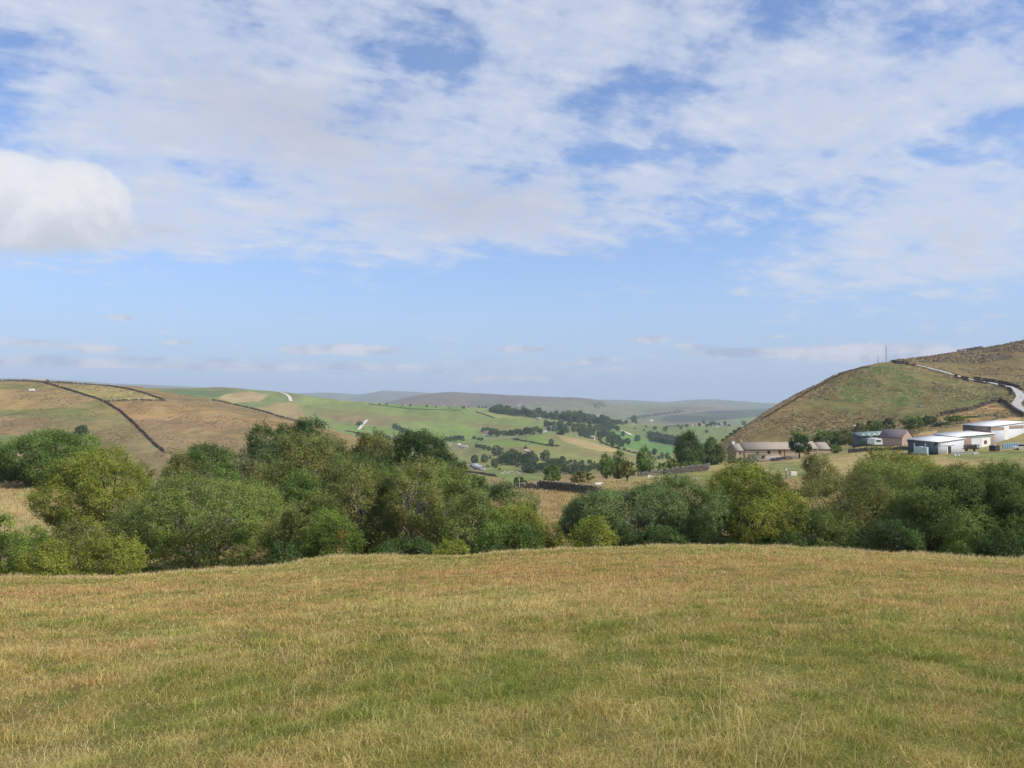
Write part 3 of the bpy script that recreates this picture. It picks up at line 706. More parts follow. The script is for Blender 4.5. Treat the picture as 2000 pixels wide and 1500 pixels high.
plant('hawthorn_bush', 'small upright yellow-green bush in the gap beside the grey willow dome', 'bush', 1082, 1020, 44, 51, 'hawthorn', 'bush', seed=28)
# right side of the gap
plant('willow_bush', 'large grey-green willow dome right of the gap in the hedge', 'bush', 1225, 950, 285, 54, 'willow', 'dome', D=10, seed=31, cover=1.55, nl=36, k=24, twigs=2, rag=.07)
plant('hawthorn_bush', 'small spiky yellow-green hawthorn in front of the grey willow dome', 'bush', 1163, 1012, 104, 46.5, 'gold', 'bush', seed=32, rag=.16, k=10, cover=.9)
plant('willow_bush', 'grey willow bush with bare twigs between the grey dome and the sprawling hawthorn', 'bush', 1330, 930, 170, 57, 'willow', 'dome', seed=33, nl=34, twigs=2, cover=1.2)
plant('hawthorn_tree', 'sprawling yellow-green hawthorn below the stone farmhouse', 'tree', 1465, 915, 205, 52, 'hawthorn', 'bush', D=9, seed=34, nl=30, cover=1.3, k=22)
plant('hawthorn_tree', 'bright green hawthorn whose upright sprays reach the farmhouse lean-to', 'tree', 1445, 884, 86, 66, 'hawgreen', 'tall', seed=35, rag=.16, nl=20)
plant('willow_bush', 'open grey willow with tangled bare branches right of the sprawling hawthorn', 'bush', 1648, 925, 215, 54, 'rust', 'bush', D=9, seed=36, nl=70, twigs=4, cover=.75, rag=.14, outer=1.05, k=18)
plant('willow_bush', 'green willow scrub under the tangled bare-branched willow', 'bush', 1600, 1000, 150, 50, 'olive', 'dome', seed=37)
plant('willow_bush', 'olive willow crown behind the tangled bare-branched willow', 'bush', 1715, 905, 190, 62, 'sallow', 'dome', seed=38, nl=30, twigs=1)
plant('hawthorn_bush', 'yellowing hawthorn rising before the teal barn', 'bush', 1790, 884, 250, 74, 'hawthorn', 'dome', seed=39, cover=1.3)
plant('willow_bush', 'dense dark green willow mass below the pale barns', 'bush', 1840, 925, 240, 50, 'olive', 'dome', D=10, seed=40, nl=26, cover=1.5, k=22)
plant('willow_bush', 'dense green willow running out of the right edge', 'bush', 1990, 915, 210, 48, 'olive', 'dome', D=9, seed=41, nl=26, cover=1.5, k=22)
plant('hawthorn_bush', 'yellow-green hawthorn whose top reaches the stone wall before the green-roofed shed', 'bush', 1700, 893, 130, 78, 'hawthorn', 'dome', seed=49, cover=1.2)
plant('willow_bush', 'light green willow bush behind the right end of the hedge, against the barn field', 'bush', 1960, 903, 120, 66, 'sallow', 'dome', seed=50)
plant('bramble_bush', 'dark bramble under the right part of the hedge', 'bush', 1730, 1022, 150, 46.5, 'dark', 'dome', seed=42)
plant('elder_bush', 'small bright green elder at the foot of the dark willow mass', 'bush', 1872, 1062, 44, 43.5, 'mid', 'dome', seed=43)
plant('bramble_bush', 'dark bramble under the sprawling hawthorn', 'bush', 1530, 1025, 120, 48, 'dark', 'dome', seed=44)
plant('willow_bush', 'narrow grey-green bush filling the hedge between the two grey willows', 'bush', 1395, 965, 110, 50, 'willow', 'dome', seed=45)
plant('bramble_bush', 'dark bramble at the foot of the large grey willow dome', 'bush', 1290, 1030, 110, 47.5, 'dark', 'dome', seed=46)
plant('willow_bush', 'olive bush behind the dense right hedge, below the concrete blocks', 'bush', 1905, 905, 170, 64, 'hawthorn', 'dome', seed=47)
plant('bramble_bush', 'dark scrub at the right edge under the dense green willow', 'bush', 1965, 1040, 140, 44, 'dark', 'dome', seed=48)
# ------------------------------------------------------------------ second row, left
plant('hawthorn_tree', 'spreading yellow-leaved hawthorn tree beside the pale field', 'tree', 205, 880, 250, 72, 'hawthorn', 'bush', D=11, seed=51, cover=1.25, nl=34, k=24, rag=.12)
plant('sycamore_tree', 'broad dark green tree behind the pale field at the far left', 'tree', 100, 845, 205, 122, 'mid', 'bush', D=14, seed=52, cover=1.5, k=22)
plant('hawthorn_bush', 'dark bush at the left edge above the pale field', 'bush', -5, 905, 90, 126, 'dark', 'dome', seed=53)
plant('alder_bush', 'brownish green bush right of the yellow-leaved hawthorn tree', 'bush', 350, 888, 95, 88, 'rust', 'bush', seed=54)
plant('sycamore_tree', 'dark green flat-topped tree behind the brownish bush', 'tree', 405, 870, 150, 118, 'mid', 'bush', seed=55, cover=1.5)
plant('dead_tree', 'bare bleached branches poking up behind the huge willow dome', 'tree', 404, 918, 26, 76, 'grey', 'bush', seed=56, cover=.15, nl=8, outer=1.1)
plant('willow_bush', 'grey leafless-looking willow above the huge willow dome', 'bush', 475, 893, 125, 88, 'grey', 'dome', seed=57, nl=40, twigs=3, cover=.9, rag=.14)
plant('sycamore_tree', 'dark green tree at the left end of the tall wood', 'tree', 505, 832, 95, 132, 'dark', 'bush', seed=58, cover=1.5)
plant('sycamore_tree', 'dark green tree forming the highest point of the wood', 'tree', 622, 820, 150, 138, 'dark', 'bush', seed=59, cover=1.5, k=22)
plant('sycamore_tree', 'dark green tree between the left end and the highest point of the wood', 'tree', 560, 826, 90, 134, 'dark', 'bush', seed=60, cover=1.4)
plant('willow_tree', 'pale green willow with bare branches in front of the dark wood', 'tree', 545, 850, 105, 112, 'willow', 'bush', seed=61, nl=30, twigs=2)
plant('birch_tree', 'lighter olive birch with a pale trunk in the middle of the wood', 'tree', 600, 850, 120, 98, 'birch', 'tree', seed=62, nl=26, cover=1.3)
plant('birch_tree', 'olive birch right of the lighter one in the wood', 'tree', 655, 852, 110, 104, 'birch', 'tree', seed=63, cover=1.3)
plant('birch_tree', 'small green birch leaning over the grey willow', 'tree', 535, 905, 90, 82, 'birch', 'tree', seed=64)
plant('alder_tree', 'bronze-topped dark alder by the stone wall end of the wood', 'tree', 722, 850, 100, 116, 'rust', 'tree', seed=65, cover=1.5)
plant('sycamore_tree', 'dark green sycamore left of the tall right-hand sycamore', 'tree', 705, 880, 130, 96, 'dark', 'bush', seed=66, cover=1.5)
plant('sycamore_tree', 'tall very dark sycamore at the right end of the wood', 'tree', 822, 842, 140, 112, 'dark', 'bush', seed=67, cover=1.6, k=22)
plant('sycamore_tree', 'dark sycamore sloping down to the right of the tallest dark one', 'tree', 868, 872, 85, 106, 'dark', 'bush', seed=68, cover=1.5)
plant('sycamore_tree', 'low dark sycamore behind the rounded light olive willow', 'tree', 893, 905, 60, 98, 'dark', 'bush', seed=69, cover=1.5)
plant('willow_tree', 'olive willow in front of the very dark sycamore', 'tree', 812, 895, 120, 78, 'birch', 'bush', seed=70, cover=1.3)
plant('alder_tree', 'dark alder below the lighter olive birch', 'tree', 590, 918, 110, 74, 'mid', 'bush', seed=71, cover=1.3)
plant('alder_tree', 'dull green alder behind the pale-branched birch', 'tree', 660, 905, 130, 76, 'birch', 'bush', seed=72, cover=1.3)
plant('alder_tree', 'dark alder filling the wood behind the olive willow trunk', 'tree', 760, 912, 110, 74, 'mid', 'bush', seed=73, cover=1.3)
plant('alder_bush', 'green bush behind the huge willow dome by the grey willow', 'bush', 440, 902, 90, 82, 'mid', 'dome', seed=74)
plant('hawthorn_bush', 'green hawthorn behind the low yellow-green bushes at the left', 'bush', 60, 1030, 110, 56, 'hawgreen', 'dome', seed=75)
plant('hawthorn_bush', 'olive hawthorn between the yellow-leaved tree and the huge willow dome', 'bush', 270, 975, 130, 64, 'birch', 'dome', seed=76)
plant('scrub_bush', 'green bush behind the stone wall at the foot of the wood', 'bush', 922, 930, 70, 118, 'mid', 'dome', seed=77)
# ------------------------------------------------------------------ trees round the farm
plant('hawthorn_tree', 'small rounded hawthorn with a clear trunk beyond the white gate post', 'tree', 1224, 903, 46, 158, 'rust', 'tree', seed=81, cover=1.5)
plant('ash_tree', 'small round green tree behind the end of the stone wall', 'tree', 1079, 906, 34, 160, 'mid', 'bush', seed=82, cover=1.5)
plant('hawthorn_bush', 'low dark bush beyond the stone wall, right of the small round tree', 'bush', 1138, 922, 48, 150, 'rust', 'dome', seed=83)
plant('scrub_bush', 'low dark bush beyond the stone wall, left of the small round tree', 'bush', 1014, 932, 34, 150, 'dark', 'dome', seed=84)
plant('ash_tree', 'green ash at the left end of the tree row past the gate', 'tree', 1184, 888, 32, 232, 'mid', 'bush', seed=85, z0=ztop(1184, 932, 232), cover=1.6)
plant('ash_tree', 'light green tree second in the row past the gate', 'tree', 1208, 882, 36, 236, 'mid', 'bush', seed=86, z0=ztop(1208, 934, 236), cover=1.6)
plant('ash_tree', 'tall green tree right of the small rounded hawthorn', 'tree', 1260, 874, 44, 226, 'mid', 'bush', seed=87, z0=ztop(1260, 928, 226), cover=1.6)
plant('scrub_bush', 'low green scrub below the large sycamore, left of it', 'bush', 1297, 904, 30, 228, 'mid', 'dome', seed=88)
plant('ash_tree', 'small pale ash with a thin trunk at the foot of the large sycamore', 'tree', 1312, 893, 22, 222, 'birch', 'tree', seed=89, cover=1.5)
plant('sycamore_tree', 'large dark layered sycamore left of the stone farmhouse', 'tree', 1342, 845, 62, 258, 'dark', 'bush', seed=90, cover=1.8, k=24)
plant('sycamore_tree', 'dark tree between the large sycamore and the farmhouse gable', 'tree', 1388, 856, 52, 272, 'dark', 'bush', seed=91, cover=1.7)
plant('scrub_bush', 'green garden hedge below the large sycamore', 'hedge', 1350, 902, 70, 236, 'mid', 'dome', seed=92)
plant('garden_bush', 'green garden bush at the near corner of the farmhouse', 'bush', 1432, 896, 30, 250, 'mid', 'dome', seed=93)
plant('conifer_tree', 'small yellow-green cypress in front of the farmhouse lean-to', 'tree', 1490, 890, 7, 252, 'gold', 'tall', seed=94, cover=2)
plant('oak_tree', 'round dark tree in front of the farmhouse roof', 'tree', 1561, 848, 38, 250, 'dark', 'tree', seed=95, cover=1.9)
plant('hawthorn_bush', 'brownish bush in the farm field below the round dark tree', 'bush', 1597, 888, 72, 118, 'rust', 'dome', seed=96)
for i, (px, tp, w, Y, pl, lb) in enumerate([
    (1560, 843, 40, 306, 'mid', 'dark tree rising behind the farmhouse ridge beside the round dark tree'),
    (1608, 842, 44, 308, 'mid', 'tree behind the right-hand chimney of the farmhouse'),
    (1648, 838, 40, 306, 'birch', 'olive tree at the right end of the farmhouse'),
    (1678, 826, 34, 312, 'grey', 'grey-green tree behind the green-roofed shed, left of it'),
    (1712, 822, 38, 316, 'mid', 'dark tree behind the green-roofed shed'),
    (1735, 818, 24, 322, 'dark', 'small round dark tree on the slope above the stone outbuilding'),
    (1780, 814, 42, 318, 'mid', 'bushy tree behind the stone outbuilding'),
    (1812, 812, 34, 322, 'dark', 'dark bush between the stone outbuilding and the pale barns'),
    (1862, 812, 44, 318, 'mid', 'large bush behind the middle pale barn'),
    (1900, 815, 40, 322, 'mid', 'bush behind the left corner of the tallest barn'),
    (1838, 826, 34, 312, 'dark', 'dark scrub behind the roof of the middle barn'),
    (1632, 868, 26, 262, 'mid', 'green bush at the right-hand gable of the farmhouse'),
    (1665, 845, 22, 290, 'hawthorn', 'yellow-green bush left of the green-roofed shed')]):
    plant('hawthorn_tree', lb, 'tree' if w > 24 else 'bush', px, tp, w, Y, pl, 'dome', seed=100 + i, cover=1.6)
lp_ = hit(160, 854, 400, 850)
plant('hawthorn_tree', 'lone dark round tree on the brown hillside at the left', 'tree', 160, 831, 27, lp_.y, 'dark', 'dome', seed=121, z0=lp_.z, cover=2, leaf=.5)
# ------------------------------------------------------------------ meadow grass
m_grass, b = new_mat('grass_blade'); b.inputs['Roughness'].default_value = .6; b.inputs['Specular IOR Level'].default_value = .25
ca = attr(); setc(b, ca)
tr = S.nt.nodes.new('ShaderNodeBsdfTranslucent'); S.nt.links.new(ca.s, tr.inputs[0])
mx = S.nt.nodes.new('ShaderNodeMixShader'); mx.inputs[0].default_value = .25
S.nt.links.new(b.outputs[0], mx.inputs[1]); S.nt.links.new(tr.outputs[0], mx.inputs[2]); S.nt.links.new(mx.outputs[0], S.nt.nodes['Material Output'].inputs[0])
def gfast(X, Y):      # vectorised ground height
    u = X / Y; ci = np.interp(u, Ucol, np.arange(len(Ucol))); i = np.clip(ci.astype(int), 0, len(Ucol) - 2); f = ci - i
    Z = np.zeros(len(X)); lo = np.zeros(len(X), int); hi = np.full(len(X), TY.shape[0] - 1)
    for _ in range(11):
        mid = (lo + hi) // 2; up = TY[mid, i] <= Y; lo = np.where(up, mid, lo); hi = np.where(up, hi, mid)
    r = np.clip(lo, 0, TY.shape[0] - 2)
    def z(ii):
        t = np.clip((Y - TY[r, ii]) / (TY[r + 1, ii] - TY[r, ii]), 0, 1); return TZ[r, ii] * (1 - t) + TZ[r + 1, ii] * t
    return z(i) * (1 - f) + z(i + 1) * f
BARE = [(hit(1078, 1364), .10), (hit(1200, 1437), .12)]
def blades(name, X, Y, h, w, lean, C, kind='stuff'):
    n = len(X); Z = gfast(X, Y) - .01; C = C * (1.12, 1.07, 1.12)
    a = rng.uniform(0, 2 * np.pi, n); fx, fy = np.cos(a), np.sin(a)
    la = rng.uniform(0, 2 * np.pi, n); lx, ly = np.cos(la) * lean * h + .12 * h, np.sin(la) * lean * h
    B = np.stack([X, Y, Z], -1); wv = np.stack([fx, fy, np.zeros(n)], -1) * (w * .5)[:, None]
    M = B + np.stack([lx * .3, ly * .3, h * .58], -1)
    cz = h * np.clip(1 - .35 * lean ** 2, .3, 1)
    T = B + np.stack([lx, ly, cz], -1)
    V = np.stack([B - wv, B + wv, M - wv * .8, M + wv * .8, T - wv * .15, T + wv * .15], 1).reshape(-1, 3)
    k = np.arange(n)[:, None] * 6
    Fc = np.concatenate([k + np.array([[0, 1, 3, 2]]), k + np.array([[2, 3, 5, 4]])])
    o = mesh_np(name, V, Fc, m_grass, col=np.repeat(C, 6, axis=0)); o['kind'] = kind; return o
def sample_meadow(n, y0, y1, power):
    t = rng.random(n); p = power + 2          # density ~ Y^power
    Y = (y0 ** p + t * (y1 ** p - y0 ** p)) ** (1 / p) if abs(p) > 1e-6 else y0 * (y1 / y0) ** t
    u = rng.uniform(-.74, .74, n); return u * Y, Y
def crest_at(X, Y): return np.interp(X / Y, Ucol, cY)
def blade_colour(X, Y, n):
    d = meadow_dry(X, Y); r = meadow_red(X, Y)
    dry = rng.random(n) < (.06 + .86 * d)
    v = rng.random((n, 1))
    g = np.array((.205, .205, .03)) * (1 - v) + np.array((.37, .355, .085)) * v
    gg = (fbm(X / .8 + 5, Y / .9, 19, 3) > .60)[:, None]; g = np.where(gg, g * (.82, .90, .8), g)
    s = np.array((.40, .335, .095)) * (1 - v) + np.array((.60, .51, .20)) * v
    q = np.array((.40, .26, .085)) * (1 - v) + np.array((.56, .39, .155)) * v
    red = (rng.random(n) < r * 1.1)[:, None]
    return np.where(dry[:, None], np.where(red, q, s), g) * rng.uniform(.8, 1.15, (n, 1)), dry
X, Y = sample_meadow(980000, 3.4, 46, -1.55)
keep = Y < crest_at(X, Y) + 1.5
dn = fbm(X / .45, Y / .45, 71, 3); keep &= rng.random(len(X)) < np.clip(.35 + (dn - .3) * 2.2, .25, 1)
for p, r_ in BARE: keep &= ((X - p.x) ** 2 + ((Y - p.y) / 1.2) ** 2) > (r_ * (.6 + .8 * vnoise(X * 9, Y * 9, 4))) ** 2
X, Y = X[keep], Y[keep]; n = len(X)
C, dry = blade_colour(X, Y, n)
hm_ = .55 + .9 * fbm(X / 1.6, Y / 1.6, 72, 3)
cl = np.clip((fbm(X / .33, Y / .36, 75, 3) - .54) * 6, 0, 1); cl2 = fbm(X / 1.4, Y / 1.4, 76, 2) > .5
C = C * np.where((cl > .4)[:, None], np.where(cl2[:, None], (.80, .95, .75), (1.12, 1.08, 1.1)), 1.0)
h = (1 + 1.1 * cl) * rng.uniform(.028, .078, n) * hm_ * np.where(dry, 1.25, 1.0) * np.interp(Y, [4, 12, 45], [.85, .95, 1.1]); w = np.maximum(.0026, Y * .00052) * rng.uniform(.7, 1.4, n)
blades('grass', X, Y, h, w, rng.uniform(.3, 2.1, n), C)
# taller dry stalks scattered through it and fringing the far edge
X, Y = sample_meadow(13000, 3.6, 45, -1.0)
cr = crest_at(X, Y); st = fbm(X / 1.1, Y / 1.1, 81, 3); keep = (Y < cr + .8) & (rng.random(len(X)) < np.clip((st - .38) * 3, .05, 1))
X, Y = X[keep], Y[keep]; n1_ = len(X)
u = rng.uniform(-.72, .72, 22000); Ye = np.interp(u, Ucol, cY) + rng.normal(0, .7, len(u)) - .1; Xe = u * Ye
pt = hit(1475, 1478); Yt = pt.y + rng.normal(0, .16, 420); Xt = pt.x + rng.normal(0, .25, 420); Yt, Xt = Yt[:110], Xt[:110]
pt2 = hit(95, 1500); Yt2 = pt2.y + rng.normal(0, .1, 60); Xt2 = pt2.x + rng.normal(0, .12, 60)
Xa, Ya = np.concatenate([X, Xe, Xt, Xt2]), np.concatenate([Y, Ye, Yt, Yt2]); n = len(Xa)
C, dry = blade_colour(Xa, Ya, n); v = rng.random((n, 1)); C = np.array((.44, .36, .14)) * (1 - v) + np.array((.66, .56, .28)) * v
tuft = fbm(Xa / .8, Ya / 3, 83, 3)
h = np.concatenate([rng.uniform(.12, .30, n1_), rng.uniform(.05, .27, len(Xe)) * (.2 + 1.5 * tuft[n1_:n1_ + len(Xe)]), rng.uniform(.30, .62, len(Xt)), rng.uniform(.15, .35, 60)])
w = np.maximum(.0020, Ya * .00042) * rng.uniform(.6, 1.2, n)
blades('grass_stalks', Xa, Ya, h, w, rng.uniform(.2, 1.4, n), C)
# rough grass on the shelf beyond the hedge
n = 60000; Y = rng.uniform(66, 152, n); u = rng.uniform(-.72, .72, n); X = u * Y
k = (np.abs(u) > .50) | ((u > -.02) & (u < .16)) | ((u > .12) & (Y > 118)); X, Y = X[k], Y[k]; n = len(X); v = rng.random((n, 1))
C = np.where((fbm(X / 4, Y / 2.5, 88, 3) > .5)[:, None], np.array((.34, .24, .11)) * (1 - v) + np.array((.55, .43, .22)) * v, np.array((.30, .185, .085)) * (1 - v) + np.array((.36, .30, .10)) * v)
blades('rough_grass', X, Y, rng.uniform(.12, .45, n), Y * .0007 * rng.uniform(.7, 1.5, n), rng.uniform(.1, .9, n), C)
# ------------------------------------------------------------------ tussocks and rushes on the hillsides
m_tus, b = new_mat('tussock'); b.inputs['Roughness'].default_value = .9; b.inputs['Specular IOR Level'].default_value = .1; setc(b, attr())
def tussocks(name, n, y0, y1, p0, p1, pyr, size, cols, dens_seed, thr, hfac=.55):
    Y = rng.uniform(y0, y1, n * 3); px = rng.uniform(p0, p1, n * 3); X = (px - 1000) / F * Y
    Z = gfast(X, Y); qx, qy = project(X, Y, Z)
    k = (fbm(X / 16, Y / 26, dens_seed, 4) > thr) & (qy > pyr[0]) & (qy < pyr[1])
    X, Y, Z = X[k][:n], Y[k][:n], Z[k][:n]; n = len(X)
    s = rng.uniform(.5, 1.3, n) ** 1.5 * size; K = 6
    an = np.arange(K) / K * 2 * np.pi + rng.uniform(0, 6, (n, 1)); rr = s[:, None] * rng.uniform(.7, 1.3, (n, K)) * .5
    ring = np.stack([X[:, None] + np.cos(an) * rr * 1.5, Y[:, None] + np.sin(an) * rr, np.zeros((n, K))], -1)
    rz_ = gfast(ring[..., 0].ravel(), ring[..., 1].ravel()).reshape(n, K) - .05; ring[..., 2] = rz_
    mid = ring * .55 + np.stack([X, Y, Z], -1)[:, None] * .45; mid[..., 2] = Z[:, None] + (s * hfac)[:, None] * rng.uniform(.6, 1.0, (n, K))
    top = np.stack([X + rng.normal(0, .1, n) * s, Y, Z + s * hfac * 1.15], -1)[:, None]
    V = np.concatenate([ring, mid, top], 1).reshape(-1, 3); M = 2 * K + 1; o = np.arange(n)[:, None] * M
    q = []
    for j in range(K):
        j2 = (j + 1) % K; q.append(o + np.array([[j, j2, K + j2, K + j]])); q.append(o + np.array([[K + j, K + j2, 2 * K, 2 * K]]))
    Fq_ = np.concatenate(q)
    tri = Fq_[:, 2] == Fq_[:, 3]
    # write as triangles
    F3 = np.concatenate([Fq_[~tri][:, [0, 1, 2]], Fq_[~tri][:, [0, 2, 3]], Fq_[tri][:, [0, 1, 2]]])
    ci = rng.integers(0, len(cols), n); C = np.array(cols)[ci] * rng.uniform(.7, 1.2, (n, 1))
    o_ = mesh_np(name, V, F3, m_tus, col=np.repeat(C, M, axis=0)); o_['kind'] = 'stuff'; return o_
BR = [(.25, .19, .095), (.31, .24, .12), (.16, .12, .06), (.12, .115, .05), (.19, .17, .07)]
BR2 = [(.24, .175, .095), (.27, .19, .11), (.14, .10, .06), (.15, .125, .06), (.12, .10, .05)]
tussocks('rushes', 13000, 300, 530, 1395, 2060, (705, 880), .62, BR, 101, .44, .34)
tussocks('bracken', 4200, 300, 530, 1395, 2060, (718, 876), 1.25, [(.10, .085, .045), (.13, .10, .05), (.085, .09, .04), (.17, .12, .06)], 107, .50, .30)
tussocks('tussock_grass', 9000, 430, 850, -40, 640, (745, 900), 1.0, BR2, 103, .50, .28)
tussocks('heather', 2500, 545, 720, 1740, 2060, (660, 760), 1.5, [(.10, .075, .05), (.14, .10, .06), (.20, .16, .08)], 105, .52)
# ------------------------------------------------------------------ boulders on the right-hand hill
m_rock = simple('gritstone', (.30, .27, .24), (.16, .14, .12), 1.5, .9, bmp=.1)
rock_src = None
rocks = [(1741, 766, 6, 'pale boulder on the green face of the right-hand hill, largest of the loose stones'), (1797, 794, 9, 'low pale outcrop stone above the stone outbuilding'), (1803, 795, 6, 'small stone beside the low outcrop stone above the outbuilding'),
         (1696, 790, 3, 'small pale stone on the hill face, straight below the pole'), (1581, 767, 6, 'pale stone beside the ridge wall of the right-hand hill'), (1512, 804, 6, 'pale stone at the foot of the ridge wall of the right-hand hill'),
         (1838, 718, 10, 'dark boulder above the hill road, where the road leaves the wall'), (1880, 713, 16, 'big dark crag on the slope above the hill road'), (1920, 726, 14, 'dark rock on the slope right of the big crag'), (1945, 699, 12, 'dark rock high on the slope near the skyline')]
for i, (px, py, w, lb) in enumerate(rocks):
    yy = (300, 540) if i < 6 else (545, 700)
    p = hit(px, py, *yy); s = px2m(w, p.y)
    bm = bmesh.new(); bmesh.ops.create_icosphere(bm, subdivisions=3, radius=.5)
    for v in bm.verts:
        c = v.co; k = .75 + .5 * float(fbm(c.x * 3 + i * 7, c.y * 3 + c.z * 4, 200 + i, 3)); v.co = Vector((round(c.x * k * 5) / 5 * .5 + c.x * k * .5, c.y * k * .8, c.z * k * .62))
    me = bpy.data.meshes.new('boulder'); bm.to_mesh(me); bm.free(); me.materials.append(m_rock)
    o = bpy.data.objects.new('boulder', me); link(o); o.location = p; o.scale = (s, s, s); o.rotation_euler = (0, 0, i * 1.3); tag(o, lb, 'boulder', 'stones on the right-hand hill')
# ------------------------------------------------------------------ walls
m_stone, b = new_mat('drystone'); b.inputs['Roughness'].default_value = .92; b.inputs['Specular IOR Level'].default_value = .15
n = noise(texco(), 6, 5, .7); setc(b, mixc(ramp(n, .35, .7, 0, .6), attr(), (.5, .5, .48), 'MULTIPLY')); bump(b, n, .04)
BOXV = np.array([(x, y, z) for z in (0, 1) for y in (-.5, .5) for x in (-.5, .5)]); BOXF = np.array([(0,2,3,1),(4,5,7,6),(0,1,5,4),(2,6,7,3),(0,4,6,2),(1,3,7,5)])
def stone_wall(label, pts, h, thick=.5, bl=.45, ch=.16, tone=(.17, .15, .125), jag=.25, parent=None, name='stone_wall', group=None, cope=True):
    """pts: list of Vector (x, y); one wall = one mesh of irregular laid stones"""
    g = np.random.default_rng(len(label) * 31 + int(abs(pts[0][0])))
    P = [np.array((p[0], p[1])) for p in pts]; Vs, Fs, Cs = [], [], []; k = 0
    rows = max(1, int(round(h / ch)))
    for a, b_ in zip(P[:-1], P[1:]):
        Ls = np.linalg.norm(b_ - a); t = (b_ - a) / Ls; nv = np.array((-t[1], t[0])); m = max(1, int(Ls / bl))
        gz = gfast(np.linspace(a[0], b_[0], m + 1), np.linspace(a[1], b_[1], m + 1))
        for r in range(rows + (1 if cope else 0)):
            off = g.uniform(0, 1)
            for j in range(m):
                s = (j + .5 + (off - .5) * .4) * Ls / m
                top = r == rows
                if r >= rows - 1 and g.random() < jag * (.35 if not top else .9): continue
                c = a + t * s + nv * g.normal(0, .02 * thick)
                z = np.interp(s / Ls * m, np.arange(m + 1), gz) + r * ch
                sx = Ls / m * g.uniform(.86, 1.06) * (.55 if top and bl < 1 else 1); sy = thick * (1 - .3 * r / max(rows, 1)) * g.uniform(.88, 1.12); sz = ch * g.uniform(.85, 1.12) * (1.3 if top else 1)
                q = BOXV * (sx, sy, sz) + g.normal(0, .03, BOXV.shape) * (sx, sy, sz)
                xy = c + q[:, :1] * t + q[:, 1:2] * nv
                Vs.append(np.column_stack([xy, q[:, 2] + z - (.15 if r == 0 else 0)])); Fs.append(BOXF + k); k += 8
                col = np.array(tone) * g.uniform(.55, 1.35) * (1.5 if top else 1); Cs.append(np.tile(col, (8, 1)))  # coping stones coloured lighter: sunlight on the wall top is painted in
    o = mesh_np(name, np.concatenate(Vs), np.concatenate(Fs), m_stone, parent, np.concatenate(Cs))
    if label: tag(o, label, 'wall', group)
    return o
XY = lambda px, Y: (float(pix_uv(px, HOR)[0]) * Y, Y)
stone_wall('dark drystone wall with pale coping above the tawny slope in the gap of the hedge', [XY(1054, 127), XY(1085, 124.5), XY(1120, 121), XY(1150, 118.5), XY(1176, 116)], 1.25, .6, .36, .14)
stone_wall('broken-down drystone wall with pale tumbled stones left of the dark wall', [XY(998, 131), XY(1025, 129), XY(1048, 127.6)], .95, .6, .4, .15, tone=(.25, .22, .19), jag=.6)
stone_wall('short ruined stone heap by the left wooden post', [XY(938, 133), XY(965, 131)], .7, .8, .45, .16, tone=(.20, .17, .15), jag=.7)
stone_wall('dark stone wall with a pale top standing in the green field below the large sycamore', [XY(1296, 190), XY(1340, 194), XY(1382, 198)], 1.35, .6, .45, .15, tone=(.16, .14, .12))
stone_wall('low stone wall running from the gate to the dark wall below the sycamore', [XY(1245, 208), XY(1270, 209), XY(1300, 211), XY(1345, 214), XY(1385, 216)], 1.0, .5, .6, .2, tone=(.24, .22, .19))
stone_wall('dark stone wall in front of the green-roofed shed and stone outbuilding', [XY(1655, 243), XY(1690, 242), XY(1735, 239), XY(1774, 236)], 1.25, .6, .6, .2, tone=(.11, .095, .085))
def hpts(px, y0, y1): return [(lambda p: (p.x, p.y))(hit(a, b_, y0, y1)) for a, b_ in px]
DK = (.125, .10, .078)
def far_wall(label, px, y0, y1, h, thick=.9, tone=DK, bl=1.6, group=None, jag=.5, nm='stone_wall'):
    return stone_wall(label, hpts(px, y0, y1), h, thick, bl, h / 2, tone, jag, group=group, cope=False, name=nm)
far_wall('field wall climbing between the green pasture and the tan bracken at the foot of the right-hand hill', [(1828,815),(1850,810),(1872,806),(1900,800),(1925,791),(1950,784)], 300, 520, 1.7)
far_wall('dark roadside wall below the bend of the hill road', [(1954,783),(1965,789),(1974,797),(1988,807),(2000,814)], 240, 520, 1.5, 1.1)
far_wall('long roadside wall at the hill top right of the tall pole', [(1742,709),(1760,711),(1775,713),(1790,716)], 440, 545, 2.0)
far_wall('short roadside wall half way along the hill road', [(1865,738),(1878,741),(1893,745)], 380, 545, 2.2)
far_wall('stub of roadside wall just right of the short one', [(1903,745),(1917,748),(1932,750)], 360, 545, 1.7)
far_wall('curved roadside wall above the bend of the hill road', [(1951,754),(1962,758),(1973,762),(1978,768),(1976,772)], 360, 545, 1.4)
far_wall('dark wall along the upper side of the hill road', [(1903,741),(1935,746.5),(1962,751),(1985,757.5),(1997,761)], 360, 545, 1.9, 1.4)
far_wall('thin wall following the left ridge of the right-hand hill', [(1700,717),(1652,728),(1620,744),(1600,755),(1575,768),(1550,784),(1512,806),(1488,820)], 300, 545, .9, .7, (.12,.085,.055))
p0, p1 = Vector((*XY(1872, 672), 0)), Vector((*XY(1921, 676), 0))
stone_wall('dark sheepfold wall standing on the skyline of the right-hand hill', [(p0.x, p0.y), (p1.x, p1.y)], 2.6, 1.0, 1.5, 1.3, DK, 0.0, cope=False)
far_wall('long dark wall running down the left-hand hill from the low farm shed', [(86,748),(110,755),(150,767),(190,779),(206,786),(235,803),(256,822),(285,850),(302,868),(322,884)], 400, 850, 1.5, 1.1)
far_wall('dark wall along the skyline of the left-hand hill', [(-40,743),(20,744),(86,747),(150,750),(210,754),(262,763),(300,775),(322,782)], 500, 850, 1.3, 1.0)
far_wall('wall closing the bottom of the pale green field on the left-hand hill', [(322,783),(295,783),(255,782),(215,784),(206,786)], 500, 850, 1.3, 1.0)
